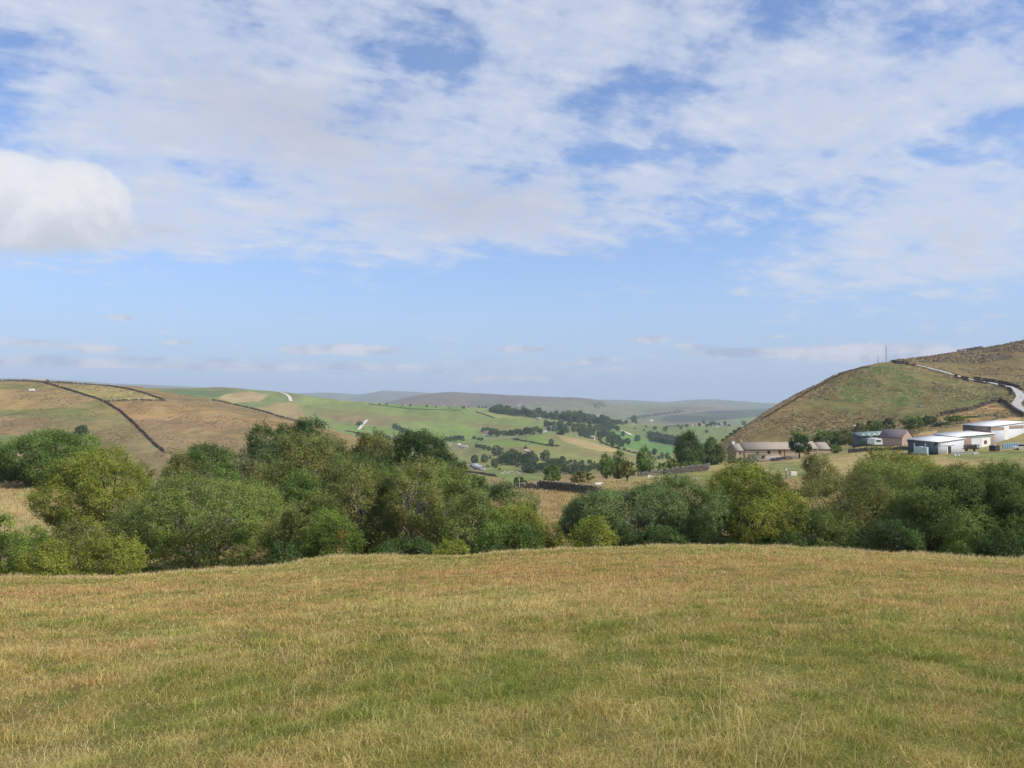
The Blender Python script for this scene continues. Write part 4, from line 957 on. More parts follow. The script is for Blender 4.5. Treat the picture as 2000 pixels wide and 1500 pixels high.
far_wall('brown wall along the far edge of the left-hand hill beside the green hillside', [(415,782),(470,794),(520,806),(560,818),(600,830)], 500, 790, 1.4, 1.0)
FG = 'field walls in the valley'
far_wall('brown wall end showing over the wood below the white track', [(674,840),(690,844),(706,849)], 600, 1500, 2.0, 1.5)
far_wall('dark wall along the lower side of the pale field left of the ridge trees', [(929,805),(940,808),(955,813),(966,817)], 1250, 2100, 2.0, 1.4, group=FG)
far_wall('hedge line crossing the knoll below the valley road', [(1003,858),(1030,863),(1056,868),(1092,872)], 760, 1290, 1.2, 1.0, tone=(.09, .105, .05), group=FG)
far_wall('grey wall descending the right end of the knoll', [(1172,864),(1190,871),(1210,878),(1232,884),(1247,887)], 900, 1290, 2.0, 1.5, tone=(.13, .12, .10), group=FG)
far_wall('brown wall across the valley floor above the left wooden post', [(905,922),(940,926),(970,931)], 520, 900, 1.8, 1.5, tone=(.13, .09, .065), group=FG)
far_wall('thin hedge along the top of the long green hillside', [(720,789),(760,794),(800,799),(860,801),(900,802)], 1250, 2100, 1.6, 1.5, tone=(.08, .11, .05), group=FG)
# ------------------------------------------------------------------ roads and tracks
m_road = simple('road', (.46, .44, .42), (.34, .325, .31), .5, .85); m_track = simple('track', (.62, .58, .50), (.48, .44, .36), .6, .9)
def ribbon(name, px, y0, y1, width, mat, lift):
    P = [hit(a, b_, y0, y1) for a, b_ in px]; P = [np.array(p) for p in P]
    Q = []
    for a, b_ in zip(P[:-1], P[1:]):
        k = max(2, int(np.linalg.norm(b_ - a) / max(width * .8, 3)))
        for j in range(k): Q.append(a * (1 - j / k) + b_ * j / k)
    Q.append(P[-1]); Q = np.array(Q)
    for _ in range(4): Q[1:-1, :2] = (Q[:-2, :2] + 2 * Q[1:-1, :2] + Q[2:, :2]) / 4
    T = nrm(np.gradient(Q[:, :2], axis=0)); N = np.column_stack([-T[:, 1], T[:, 0]])
    rows = []
    for s in (-.5, -.17, .17, .5):
        xy = Q[:, :2] + N * width * s; rows.append(np.column_stack([xy, gfast(xy[:, 0], xy[:, 1]) + lift]))
    V = np.stack(rows, 1).reshape(-1, 3); Fc = []
    for i in range(len(Q) - 1):
        for j in range(3): Fc.append((i*4+j, (i+1)*4+j, (i+1)*4+j+1, i*4+j+1))
    o = mesh_np(name, V, np.array(Fc), mat, smooth=True); o['kind'] = 'structure'; return o
ribbon('road', [(1784,713),(1800,716),(1830,724),(1866,735),(1895,742),(1925,747),(1950,752),(1970,757)], 380, 545, 3.4, m_road, .5)
ribbon('road', [(1966,755),(1980,761),(1990,768),(1994,776),(1989,784),(1984,791),(1990,799),(2006,808)], 240, 545, 3.6, m_road, .5)
ribbon('track', [(536,764.5),(550,767),(560,771),(566,776),(568,784)], 1250, 2000, 7, m_track, .8)
ribbon('track', [(700,840),(706,833),(711,827),(717,821)], 1100, 2000, 6, m_track, .9)
ribbon('track', [(1024,878),(1032,881),(1037,885),(1034,889),(1030,893)], 740, 1130, 3.2, m_track, .4)
ribbon('road', [(925,862),(960,857),(1000,855),(1030,851),(1050,847),(1064,844),(1070,838),(1075,831)], 1000, 1900, 6, m_road, .8)
ribbon('track', [(1192,838),(1208,840),(1222,844),(1234,851)], 1250, 2600, 8, m_track, .9)
ribbon('track', [(1070,773),(1085,775),(1100,777)], 4300, 6000, 22, m_track, 2.0)
# ------------------------------------------------------------------ building helpers
def mb(parent, name, mat, verts, faces, label=None):
    o = mesh_np(name, verts, faces, mat, parent) if len({len(f) for f in faces}) == 1 else None
    if o is None:
        me = bpy.data.meshes.new(name); me.from_pydata([tuple(v) for v in verts], [], [tuple(f) for f in faces]); me.materials.append(mat); o = link(bpy.data.objects.new(name, me), parent)
    if label: o['label'] = label
    return o
def box(parent, name, mat, x0, y0, z0, x1, y1, z1, bev=0.0, label=None):
    bm = bmesh.new(); bmesh.ops.create_cube(bm, size=1)
    for v in bm.verts: v.co = Vector(((x0 + x1) / 2 + v.co.x * (x1 - x0), (y0 + y1) / 2 + v.co.y * (y1 - y0), (z0 + z1) / 2 + v.co.z * (z1 - z0)))
    if bev: bmesh.ops.bevel(bm, geom=list(bm.edges), offset=bev, segments=2, affect='EDGES', profile=.6)
    me = bpy.data.meshes.new(name); bm.to_mesh(me); bm.free(); me.materials.append(mat)
    o = link(bpy.data.objects.new(name, me), parent)
    if label: o['label'] = label
    return o
def gable_wall(parent, mat, x0, x1, y0, y1, zb, ze, zr, name='wall', label=None):
    ym = (y0 + y1) / 2
    V = [(x0,y0,zb),(x0,y1,zb),(x0,y1,ze),(x0,ym,zr),(x0,y0,ze),(x1,y0,zb),(x1,y1,zb),(x1,y1,ze),(x1,ym,zr),(x1,y0,ze)]
    Fc = [(0,4,3,2,1),(5,6,7,8,9),(0,5,9,4),(1,2,7,6),(4,9,8,3),(2,3,8,7)]
    return mb(parent, name, mat, V, Fc, label)
def gable_roof(parent, mat, x0, x1, y0, y1, ze, zr, ov=.3, th=.16, name='roof', label=None):
    ym = (y0 + y1) / 2; sl = (zr - ze) / (ym - y0); zo = ze - sl * ov
    x0 -= ov * .6; x1 += ov * .6; e = .02
    sec = [(y0 - ov, zo + e), (ym, zr + e), (y1 + ov, zo + e), (y1 + ov, zo + th), (ym, zr + th + .02), (y0 - ov, zo + th)]
    V = [(x, y, z) for x in (x0, x1) for y, z in sec]
    Fc = [(0,6,7,1),(1,7,8,2),(2,8,9,3),(3,9,10,4),(4,10,11,5),(5,11,6,0)] + [(0,1,4,5),(1,2,3,4),(11,10,7,6),(10,9,8,7)]
    return mb(parent, name, mat, V, Fc, label)
def window(parent, mf, mg, x0, x1, z0, z1, y, name='window', axis='y', cross=True):
    """frame box proud of a wall, its pane a sub-part"""
    f = .07
    def bx(nm, mt, a0, d0, b0, a1, d1, b1, par): return box(par, nm, mt, a0, d0, b0, a1, d1, b1) if axis == 'y' else box(par, nm, mt, d0, a0, b0, d1, a1, b1)
    bm = bmesh.new()
    def q(a0, b0, a1, b1, d0=-.05, d1=.02):
        r = bmesh.ops.create_cube(bm, size=1)['verts']
        for v in r:
            aa = (a0 + a1) / 2 + v.co.x * (a1 - a0); dd = y + (d0 + d1) / 2 + v.co.y * (d1 - d0); bb = (b0 + b1) / 2 + v.co.z * (b1 - b0)
            v.co = Vector((aa, dd, bb)) if axis == 'y' else Vector((dd, aa, bb))
    q(x0, z0, x0 + f, z1); q(x1 - f, z0, x1, z1); q(x0 + f, z1 - f, x1 - f, z1); q(x0 + f, z0, x1 - f, z0 + f)
    if cross: q((x0 + x1) / 2 - .025, z0 + f, (x0 + x1) / 2 + .025, z1 - f, -.04, .01)
    me = bpy.data.meshes.new(name); bm.to_mesh(me); bm.free(); me.materials.append(mf); o = link(bpy.data.objects.new(name, me), parent)
    bx('pane', mg, x0 + f * .5, y - .025, z0 + f * .5, x1 - f * .5, y + .02, z1 - f * .5, o)
    return o
m_wallst = simple('wall_stone', (.52, .40, .27), (.33, .25, .17), 1.6, .9, bmp=.05, detail=10); m_slate = simple('stone_slate', (.37, .32, .265), (.25, .215, .175), 1.3, .9, bmp=.05, detail=10, stretch=(1, 3, 3))
m_dark = simple('dark_glass', (.03, .03, .035), rough=.2, spec=.5); m_white = simple('white_paint', (.78, .77, .74), (.68, .67, .64), 2, .6); m_brown = simple('brown_boards', (.14, .07, .05), (.09, .05, .035), 4, .7)
m_iron = simple('black_iron', (.05, .045, .045), rough=.6); m_pot = simple('clay', (.50, .30, .22), (.38, .22, .16), 3, .8)
# farmhouse
bz = ztop(1440, 908, 268)
fh = thing('farmhouse', 'long low stone farmhouse with stone-slate roofs at the foot of the right-hand hill', 'farmhouse', (*XY(1438, 268), bz), R(9))
gable_wall(fh, m_wallst, 0, 2.9, .25, 7.25, -.5, 4.75, 6.75)
gable_roof(fh, m_slate, 0, 2.88, .25, 7.25, 4.75, 6.75, name='roof')
gable_wall(fh, m_wallst, 2.9, 21.6, 0, 7.6, -.5, 5.1, 7.15)
gable_roof(fh, m_slate, 3.1, 21.4, 0, 7.6, 5.1, 7.15)
gable_wall(fh, m_wallst, 21.6, 29.5, .3, 7.3, -.5, 5.2, 7.3)
gable_roof(fh, m_slate, 21.8, 29.2, .3, 7.3, 5.2, 7.3)
gable_wall(fh, m_wallst, 29.5, 34.2, .6, 7.0, -.5, 5.0, 7.0); gable_roof(fh, m_slate, 29.7, 34.0, .6, 7.0, 5.0, 7.0)
V = [(4.2,-3.4,-.5),(15.0,-3.4,-.5),(15.0,-.003,-.5),(4.2,-.003,-.5),(4.2,-3.4,1.75),(15.0,-3.4,1.75),(15.0,-.003,3.35),(4.2,-.003,3.35)]
mb(fh, 'lean_to_wall', m_wallst, V, [(0,3,2,1),(0,1,5,4),(1,2,6,5),(3,0,4,7),(2,3,7,6),(4,5,6,7)])
V = [(3.9,-3.7,1.66),(15.3,-3.7,1.66),(15.0,-.004,3.42),(5.6,-.004,3.42),(3.9,-3.7,1.82),(15.3,-3.7,1.82),(15.0,-.004,3.58),(5.6,-.004,3.58)]
mb(fh, 'lean_to_roof', m_slate, V, [(0,3,2,1),(0,1,5,4),(1,2,6,5),(3,0,4,7),(2,3,7,6),(4,5,6,7)])
for x0, x1, z0, z1, mf in [(6.9,8.0,3.5,4.5,m_white),(10.9,12.0,3.45,4.55,m_brown),(18.4,20.6,.2,1.0,m_brown),(25.0,26.0,3.2,4.2,m_brown),(30.6,31.6,3.0,4.0,m_white)]:
    yw = -.0 if x0 < 21.6 else (.3 if x0 < 29.5 else .6)
    window(fh, mf, m_dark, x0, x1, z0, z1, yw)
for x0 in (6.8, 9.0, 10.6, 12.4): window(fh, m_white, m_dark, x0, x0 + 1.1, .45, 1.4, -3.4)
window(fh, m_white, m_dark, .8, 1.9, 1.4, 2.6, .25); window(fh, m_white, m_dark, .8, 1.9, 3.3, 4.3, .25)
d = box(fh, 'door', m_brown, 14.85, -.06, 2.7 - 0, 15.85, .02, 4.75, label='tall brown loading door'); box(d, 'lintel', m_wallst, 14.7, -.08, 4.77, 16.0, .015, 4.95)
box(fh, 'door', m_white, 4.75, -3.47, -.3, 5.55, -3.38, 1.5)
box(fh, 'drainpipe', m_iron, 17.0, -.12, -.4, 17.14, -.003, 5.0)
box(fh, 'gutter', m_iron, 2.9, -.47, 4.75, 21.6, -.35, 4.87); box(fh, 'gutter', m_iron, 21.8, -.15, 4.9, 29.3, -.05, 5.02)
def chimney(parent, x, y, z0, z1, m1, w=.8, pots=2):
    c = box(parent, 'chimney', m1, x - w / 2, y - .35, z0, x + w / 2, y + .35, z1, .02)
    for k in range(pots):
        xx = x + (k - (pots - 1) / 2) * .38
        bm = bmesh.new(); bmesh.ops.create_cone(bm, cap_ends=True, segments=10, radius1=.15, radius2=.12, depth=.5)
        bmesh.ops.translate(bm, verts=bm.verts, vec=(xx, y, z1 + .25)); me = bpy.data.meshes.new('chimney_pot'); bm.to_mesh(me); bm.free(); me.materials.append(m_pot); link(bpy.data.objects.new('chimney_pot', me), c)
    return c
chimney(fh, .5, 3.75, 6.2, 7.6, m_white, .9); chimney(fh, 3.3, 3.8, 6.6, 7.9, m_wallst, .7, 1); chimney(fh, 21.8, 3.8, 6.8, 9.0, m_pot, 1.0); chimney(fh, 26.6, 3.8, 6.9, 8.5, m_wallst, .8)
# garden wall along the drive before the farmhouse
stone_wall('low pale garden wall in front of the farmhouse lean-to', [XY(1478, 250), XY(1515, 252), XY(1560, 255)], .8, .5, .6, .2, tone=(.36, .30, .24))
# ------------------------------------------------------------------ mono-pitched sheds and barns seen corner-on
def corr(name, c1, c2, sc=9):      # ribbed sheet
    m, b = new_mat(name); b.inputs['Roughness'].default_value = .55; b.inputs['Metallic'].default_value = .0
    w = S.nt.nodes.new('ShaderNodeTexWave'); w.inputs['Scale'].default_value = sc; w.wave_type = 'BANDS'; w.bands_direction = 'X'
    S.nt.links.new(texco().s, w.inputs['Vector']); wv = S(w.outputs['Fac']); n = noise(texco(), .5, 4, .5)
    setc(b, mixc(ramp(n, .3, .75), mixc(ramp(wv, .0, .5), tuple(x * .8 for x in c1), c1), c2)); bump(b, wv, .01); return m
m_sheetw = corr('pale_sheet', (.66, .67, .70), (.60, .61, .65)); m_teal_shade = corr('shaded_teal_sheet', (.035, .06, .07), (.05, .075, .085)); m_roofw = corr('white_roof', (.90, .88, .87), (.78, .76, .75), 4)  # teal made very dark: shade of the barn's left side painted in
m_tanb = simple('tan_boards', (.36, .27, .21), (.24, .18, .14), 4, .85); m_grnroof = corr('green_roof', (.17, .25, .20), (.26, .33, .28), 3); m_dkgr = corr('dark_green_sheet', (.055, .075, .07), (.08, .10, .09), 6)
m_brick = simple('dark_shaded_blockwork', (.15, .125, .115), (.10, .085, .08), 3, .9); m_dkslate = simple('purple_slate', (.17, .14, .145), (.11, .095, .10), 2, .8, stretch=(1, 4, 4)); m_pinkst = simple('pink_stone', (.50, .36, .30), (.36, .26, .215), 2, .9, bmp=.03)  # blockwork tone also holds painted shade for the barns' left sides
class Shed:
    def __init__(s, name, label, cat, cpx, Y, phi, rpx, lpx, topc, topr, topl, base, mr, ml, roof, ov=.35):
        s.Y = Y; X0, Y0 = XY(cpx, Y); s.c, s.s_ = math.cos(phi), math.sin(phi)
        ur = float(pix_uv(rpx, HOR)[0]); ul = float(pix_uv(lpx, HOR)[0])
        s.a = (ur * Y0 - X0) / (s.c - ur * s.s_); s.b = (ul * Y0 - X0) / (-s.s_ - ul * s.c)
        z0 = ztop(cpx, base, Y); s.r = thing(name, label, cat, (X0, Y0, z0), phi)
        s.h0 = ztop(cpx, topc, Y) - z0; s.h1 = ztop(rpx, topr, Y + s.a * s.s_) - z0; s.h2 = ztop(lpx, topl, Y + s.b * s.c) - z0; h3 = s.h1 + s.h2 - s.h0
        a, b_ = s.a, s.b; e = .02; t = .12
        H = lambda x, y: s.h0 + (s.h1 - s.h0) * x / a + (s.h2 - s.h0) * y / b_
        s.H = H
        # right face (y=0), left face (x=0), back faces: each sheeted wall is its own mesh
        mb(s.r, 'wall', mr, [(0,0,-1),(a,0,-1),(a,0,H(a,0)-.1),(0,0,H(0,0)-.1),(0,.15,-1),(a,.15,-1),(a,.15,H(a,.15)-.1),(0,.15,H(0,.15)-.1)], [(0,1,2,3),(5,4,7,6),(1,5,6,2),(4,0,3,7),(3,2,6,7),(4,5,1,0)])
        mb(s.r, 'wall', ml, [(0,.15,-1),(0,b_,-1),(0,b_,H(0,b_)-.1),(0,.15,H(0,.15)-.1),(.15,.15,-1),(.15,b_,-1),(.15,b_,H(.15,b_)-.1),(.15,.15,H(.15,.15)-.1)], [(1,0,3,2),(4,5,6,7),(5,1,2,6),(0,4,7,3),(3,7,6,2),(0,1,5,4)])
        mb(s.r, 'wall', ml, [(.15,b_-.15,-1),(a,b_-.15,-1),(a,b_-.15,H(a,b_-.15)-.1),(.15,b_-.15,H(.15,b_-.15)-.1),(.15,b_,-1),(a,b_,-1),(a,b_,H(a,b_)-.1),(.15,b_,H(.15,b_)-.1)], [(0,1,2,3),(5,4,7,6),(1,5,6,2),(4,0,3,7),(3,2,6,7),(4,5,1,0)])
        mb(s.r, 'wall', mr, [(a-.15,.15,-1),(a,.15,-1),(a,.15,H(a,.15)-.1),(a-.15,.15,H(a-.15,.15)-.1),(a-.15,b_-.15,-1),(a,b_-.15,-1),(a,b_-.15,H(a,b_-.15)-.1),(a-.15,b_-.15,H(a-.15,b_-.15)-.1)], [(0,1,2,3),(5,4,7,6),(1,5,6,2),(4,0,3,7),(3,2,6,7),(4,5,1,0)])
        q = [(-ov, -ov), (a + ov, -ov), (a + ov, b_ + ov), (-ov, b_ + ov)]
        V = [(x, y, H(x, y) - .08) for x, y in q] + [(x, y, H(x, y) - .08 + t) for x, y in q]
        s.roof = mb(s.r, 'roof', roof, V, [(3,2,1,0),(4,5,6,7),(0,1,5,4),(1,2,6,5),(2,3,7,6),(3,0,4,7)])
    def right(s, name, mat, x0, x1, z0, z1, d=.04, label=None, parent=None):    # panel on the right face, fractions of its length
        return box(parent or s.r, name, mat, x0 * s.a, -d, z0, x1 * s.a, .003, z1, label=label)
    def left(s, name, mat, y0, y1, z0, z1, d=.04, label=None, parent=None):
        return box(parent or s.r, name, mat, -d, y0 * s.b, z0, .003, y1 * s.b, z1, label=label)
PH = R(40)
b1 = Shed('barn', 'small teal-sided barn with a pale flat roof, nearest of the pale-roofed barns', 'barn', 1832, 212, PH, 1882, 1772, 863, 856, 857.5, 888.5, m_sheetw, m_teal_shade, m_roofw)
b1.left('doorway_frame', m_sheetw, .40, .44, -.5, b1.h0 - .5); b1.left('doorway_frame', m_sheetw, .76, .80, -.5, b1.h0 - .5); b1.left('sliding_door', m_teal_shade, .445, .755, -.5, b1.h0 - .7, .08)
b1.right('trim', m_tanb, .02, .62, b1.h0 - 1.25, b1.h0 - 1.1, .05); dd = b1.right('door', m_dark, .34, .47, -.3, b1.h0 - 1.35, .06); b1.right('door_post', m_white, .30, .335, -.4, b1.h0 - 1.35, .09, parent=dd)
b1.right('cladding', m_tanb, .04, .29, -.5, .6, .05)
lp = box(b1.r, 'floodlight', m_white, .05, -.6, b1.h0 - .75, .55, -.1, b1.h0 - .35, .06)
b2 = Shed('barn', 'middle barn, long white roof and white doors, between the teal and the tallest barn', 'barn', 1868, 228, PH, 1941, 1822, 853, 846, 847.5, 878, m_tanb, m_brick, m_roofw)
w2 = b2.right('door', m_sheetw, .36, .62, -.4, b2.h0 - .75, .07, 'white sliding door'); b2.right('door', m_white, .63, .88, -.4, b2.h0 - .75, .07); pp = b2.right('window', m_brown, .70, .78, .9, 2.0, .11); b2.right('trim', m_grnroof, .30, .90, b2.h0 - .68, b2.h0 - .2, .06)
b3 = Shed('barn', 'tallest pale barn with tan upper boards at the right edge', 'barn', 1936, 246, PH, 2000, 1880, 832.5, 824, 829, 880, m_sheetw, m_brick, m_roofw)
b3.right('boarding', m_tanb, .0, .38, b3.h0 - 1.35, b3.h0 - .35, .05); b3.right('boarding', m_tanb, .52, .97, b3.h0 - 1.15, b3.h0 - .1, .05); b3.right('door', m_white, .36, .50, 1.0, b3.h0 - .4, .07); b3.right('window', m_tanb, .34, .48, 1.8, 3.0, .1); b3.right('window', m_tanb, .08, .24, 1.6, 2.2, .06)
box(b3.r, 'corner_post', m_white, b3.a - .1, -.25, -.5, b3.a + .25, -.06, b3.h1 - .1)
g1 = Shed('shed', 'dark green shed with a green and white striped roof beside the farmhouse', 'shed', 1681, 274, R(16), 1738, 1664, 851.5, 848, 845.5, 874, m_dkgr, m_dkgr, m_grnroof)
for k in range(4): box(g1.roof, 'rooflight', m_white, g1.a * (.12 + k * .18), .8, g1.H(g1.a * .15, .8) + .02 + (g1.h1 - g1.h0) * (k * .18), g1.a * (.12 + k * .18) + .6, 2.6, g1.H(g1.a * .15, 2.6) + .1 + (g1.h1 - g1.h0) * (k * .18))
for k, x in enumerate((.28, .34, .62)): box(g1.r, 'lamp', m_white, g1.a * x, -.35, g1.h0 - .35, g1.a * x + .25, -.1, g1.h0 - .1, .03)
g1.right('door', m_dark, .30, .72, -.5, g1.h0 - .9, .05)
# stone outbuilding with its gable to the right
sb = thing('outbuilding', 'small stone outbuilding with a purple slate roof and pinkish gable', 'outbuilding', (*XY(1761, 262), ztop(1761, 868, 262)), R(40) + R(90))
gw = 8.0; gl = 7.6
def swap(o):  # local x runs along the left face, y along the gable (to the right)
    pass
gable_wall(sb, m_pinkst, 0, gl, -gw, 0, -.6, 2.2, 4.6); gable_roof(sb, m_dkslate, 0, gl, -gw, 0, 2.2, 4.6, .35, .18)
box(sb, 'bargeboard', m_white, -.26, -gw - .1, 2.0, -.2, -gw + .3, 2.2)
window(sb, m_brown, m_dark, -4.8, -3.6, .6, 1.7, 0.0, axis='x')
# ------------------------------------------------------------------ small things round the farm
def wheel(parent, x, y, z, r, w, axis='x'):
    bm = bmesh.new(); bmesh.ops.create_cone(bm, cap_ends=True, segments=20, radius1=r, radius2=r, depth=w)
    bmesh.ops.bevel(bm, geom=[e for e in bm.edges if len(e.link_faces) == 2 and e.calc_face_angle(0) > 1], offset=w * .2, segments=2, affect='EDGES')
    bmesh.ops.rotate(bm, verts=bm.verts, matrix=Matrix.Rotation(R(90), 3, 'Y' if axis == 'x' else 'X')); bmesh.ops.translate(bm, verts=bm.verts, vec=(x, y, z))
    me = bpy.data.meshes.new('wheel'); bm.to_mesh(me); bm.free(); me.materials.append(m_iron); return link(bpy.data.objects.new('wheel', me), parent)
cv = thing('caravan', 'white caravan parked in front of the dark green shed', 'caravan', (*XY(1715, 258), ztop(1715, 871, 258)), R(4))
bm = bmesh.new(); prof = [(-1.3,.45),(1.3,.45),(1.32,1.3),(1.2,2.15),(.95,2.4),(-.95,2.4),(-1.2,2.15),(-1.32,1.3)]
V = [(x, y, z) for y in (0, 4.6) for x, z in prof]; nP = len(prof)
mb(cv, 'body', m_white, V, [tuple(range(nP)), tuple(range(2*nP-1, nP-1, -1))] + [(i, i + nP, (i+1) % nP + nP, (i+1) % nP) for i in range(nP)]); bm.free()
window(cv, m_white, m_dark, -.85, .85, 1.25, 1.95, 0.0, cross=False)
wheel(cv, -1.1, 2.4, .35, .35, .2); wheel(cv, 1.1, 2.4, .35, .35, .2)
m_blue = simple('pale_blue', (.42, .52, .62), (.34, .43, .52), 3, .5)
tk = thing('water_tank', 'pale blue-grey tank standing against the teal barn wall', 'tank', (*XY(1800, 208), ztop(1800, 886, 208)), PH + R(90))
box(tk, 'tank', m_blue, -1.6, 0, .1, 1.6, 1.1, 1.75, .12); box(tk, 'lid', m_white, -.35, .3, 1.76, .35, .8, 1.9, .03); box(tk, 'plinth', m_tanb, -1.65, -.05, -.4, 1.65, 1.15, .09)
for i in range(7):
    px = 1958 + i * 4.6; Yb = 214 + i * .9
    dr = thing('plastic_drum', 'pale blue plastic drum in the row before the tallest barn, ' + ('leftmost', 'second from the left', 'third from the left', 'middle one', 'third from the right', 'second from the right', 'rightmost')[i], 'drum', (*XY(px, Yb), ztop(px, 877.5 - i * .35, Yb)), 0, 'row of pale blue drums')
    bm = bmesh.new()
    r_ = [(.0,0),(.24,0),(.27,.08),(.27,.5),(.29,.55),(.27,.6),(.27,1.05),(.29,1.1),(.27,1.15),(.26,1.45),(.2,1.55),(0,1.56)]
    me = bpy.data.meshes.new('drum_body'); K = 14; V = [(r * math.cos(2*math.pi*k/K), r * math.sin(2*math.pi*k/K), z) for r, z in r_[1:-1] for k in range(K)]
    Fc = [(i_*K+k, i_*K+(k+1) % K, (i_+1)*K+(k+1) % K, (i_+1)*K+k) for i_ in range(len(r_)-3) for k in range(K)] + [tuple(range(K-1, -1, -1)), tuple(range((len(r_)-3)*K, (len(r_)-2)*K))]
    me.from_pydata(V, [], Fc); me.materials.append(m_blue); bm.free(); link(bpy.data.objects.new('body', me), dr); box(dr, 'cap', m_white, -.08, -.08, 1.555, .08, .08, 1.63, .01)
bn = thing('storage_bin', 'dark bin with a white light on its corner, left end of the drum row', 'bin', (*XY(1947, 212), ztop(1947, 880, 212)), R(30))
box(bn, 'body', m_iron, -1.1, 0, -.2, 1.1, 1.6, 1.25, .05); box(bn, 'lid', m_dkgr, -1.15, -.05, 1.252, 1.15, 1.65, 1.35, .02); box(bn, 'lamp', m_white, -1.1, .05, 1.352, -.75, .3, 1.7, .03)
tl = thing('flatbed_trailer', 'dark slatted trailer between the teal barn and the middle barn', 'trailer', (*XY(1899, 216), ztop(1899, 881, 216)), R(12))
box(tl, 'bed', m_iron, -1.9, 0, .5, 1.9, 1.8, .62)
for k in range(4): box(tl, 'side_board', m_iron, -1.9, -.06, .66 + k * .3, 1.9, -.003, .86 + k * .3)
for x in (-1.9, -.65, .6, 1.8): box(tl, 'post', m_iron, x, -.12, .5, x + .1, -.063, 1.85)
box(tl, 'cargo', m_tanb, -1.6, .2, .625, 1.5, 1.6, 1.7, .1); wheel(tl, -1.2, .9, .2, .34, .25); wheel(tl, 1.2, .9, .2, .34, .25)
rl = thing('rail_fence', 'pale metal rail fence in front of the teal barn door', 'fence', (*XY(1862, 206), ztop(1862, 889, 206)), R(16))
for k in range(5): box(rl, 'post', m_blue, k * 1.5, 0, -.3, k * 1.5 + .08, .08, .85)
for z in (.3, .75): box(rl, 'rail', m_blue, 0, -.055, z, 6.1, -.003, z + .09)
m_conc = simple('concrete', (.62, .58, .52), (.46, .43, .38), 2, .9)
def block(px, py, Y, lb, s=1.0):
    o = box(None, 'concrete_block', m_conc, -.5*s, -.35*s, -.1, .5*s, .35*s, .85*s, .05); o.location = (*XY(px, Y), ztop(px, py, Y)); o.rotation_euler = (0, 0, R(px * 37 % 60 - 20)); return tag(o, lb, 'block', 'pale blocks in the fields')
block(1863, 893.5, 203, 'pale concrete block below the teal barn door, left of the pair', .85); block(1869.5, 893.5, 203.4, 'pale concrete block below the teal barn door, right of the pair', .85)
block(1900.5, 888.5, 206, 'pale block below the dark trailer, left of its pair', .75); block(1906, 888, 206.5, 'pale block below the dark trailer, right of its pair', .75)
block(1545, 928, 150, 'white block with a dark gap in the farm field by the white-topped post', .8)
block(1550, 928, 150.6, 'white block right beside the one next to the white-topped post', .8)
def post(px, py0, py1, Y, lb, mat, w=.14, cat='post', name='post', cap=None, parts=True):
    z0 = ztop(px, py1, Y); z1 = ztop(px, py0, Y); t = thing(name, lb, cat, (*XY(px, Y), z0), .3)
    tubes('shaft', [([(0,0,-.4),(0.01,0,(z1-z0)*.5),(0,0,z1-z0)], [w/2, w*.47, w*.42])], mat, t, 8)
    if cap: box(t, 'cap', cap, -w, -w, z1 - z0 + .004, w, w, z1 - z0 + .3, .04)
    return t
m_wood = simple('weathered_post', (.42, .37, .31), (.28, .24, .20), 8, .9)
post(947, 932, 947, 130, 'weathered wooden post above the ruined stone heap, left of the broken wall', m_wood, .2)
post(1014, 933, 947, 129, 'weathered wooden post at the broken-down wall, left of the dark wall', m_wood, .2)
post(1050.5, 941, 957, 126, 'dark gatepost at the left end of the dark drystone wall', m_iron, .35)
post(1534, 919, 932, 148, 'dark post with a white top in the farm field', m_iron, .15, cap=m_white)
post(1567, 909, 918, 160, 'thin pale stake in the farm field below the farmhouse, right of the white-topped post', m_wood, .1)
post(1531, 909, 917, 162, 'thin pale stake behind the white-topped post', m_wood, .1)
post(1732, 675, 709, 516, 'tall thin pole standing on top of the right-hand hill', m_wood, .5, 'pole', 'pole')
post(1716, 693, 709, 520, 'short thin pole left of the tall pole on the right-hand hill', m_wood, .3, 'pole', 'pole')
post(1668.5, 832, 878, 262, 'telegraph pole with a white lamp beside the green-roofed shed', m_iron, .3, 'pole', 'pole', cap=m_white)
gt = thing('field_gate', 'white rail gate with a white post beyond the dark drystone wall', 'gate', (*XY(1266, 168), ztop(1266, 940, 168)), R(8))
box(gt, 'post', m_white, -.12, -.12, -.3, .12, .12, 1.35, .02); box(gt, 'post', m_white, 4.3, -.1, -.3, 4.45, .1, 1.2, .02)
for z in (.45, .95): box(gt, 'rail', m_white, .125, -.04, z, 4.295, .04, z + .13)
mb(gt, 'brace', m_white, [(.13,-.05,1.25),(.3,-.05,1.35),(.75,-.05,1.10),(.7,-.05,1.09),(.13,-.005,1.25),(.3,-.005,1.35),(.75,-.005,1.10),(.7,-.005,1.09)], [(0,1,2,3),(7,6,5,4),(0,4,5,1),(1,5,6,2),(2,6,7,3),(3,7,4,0)])
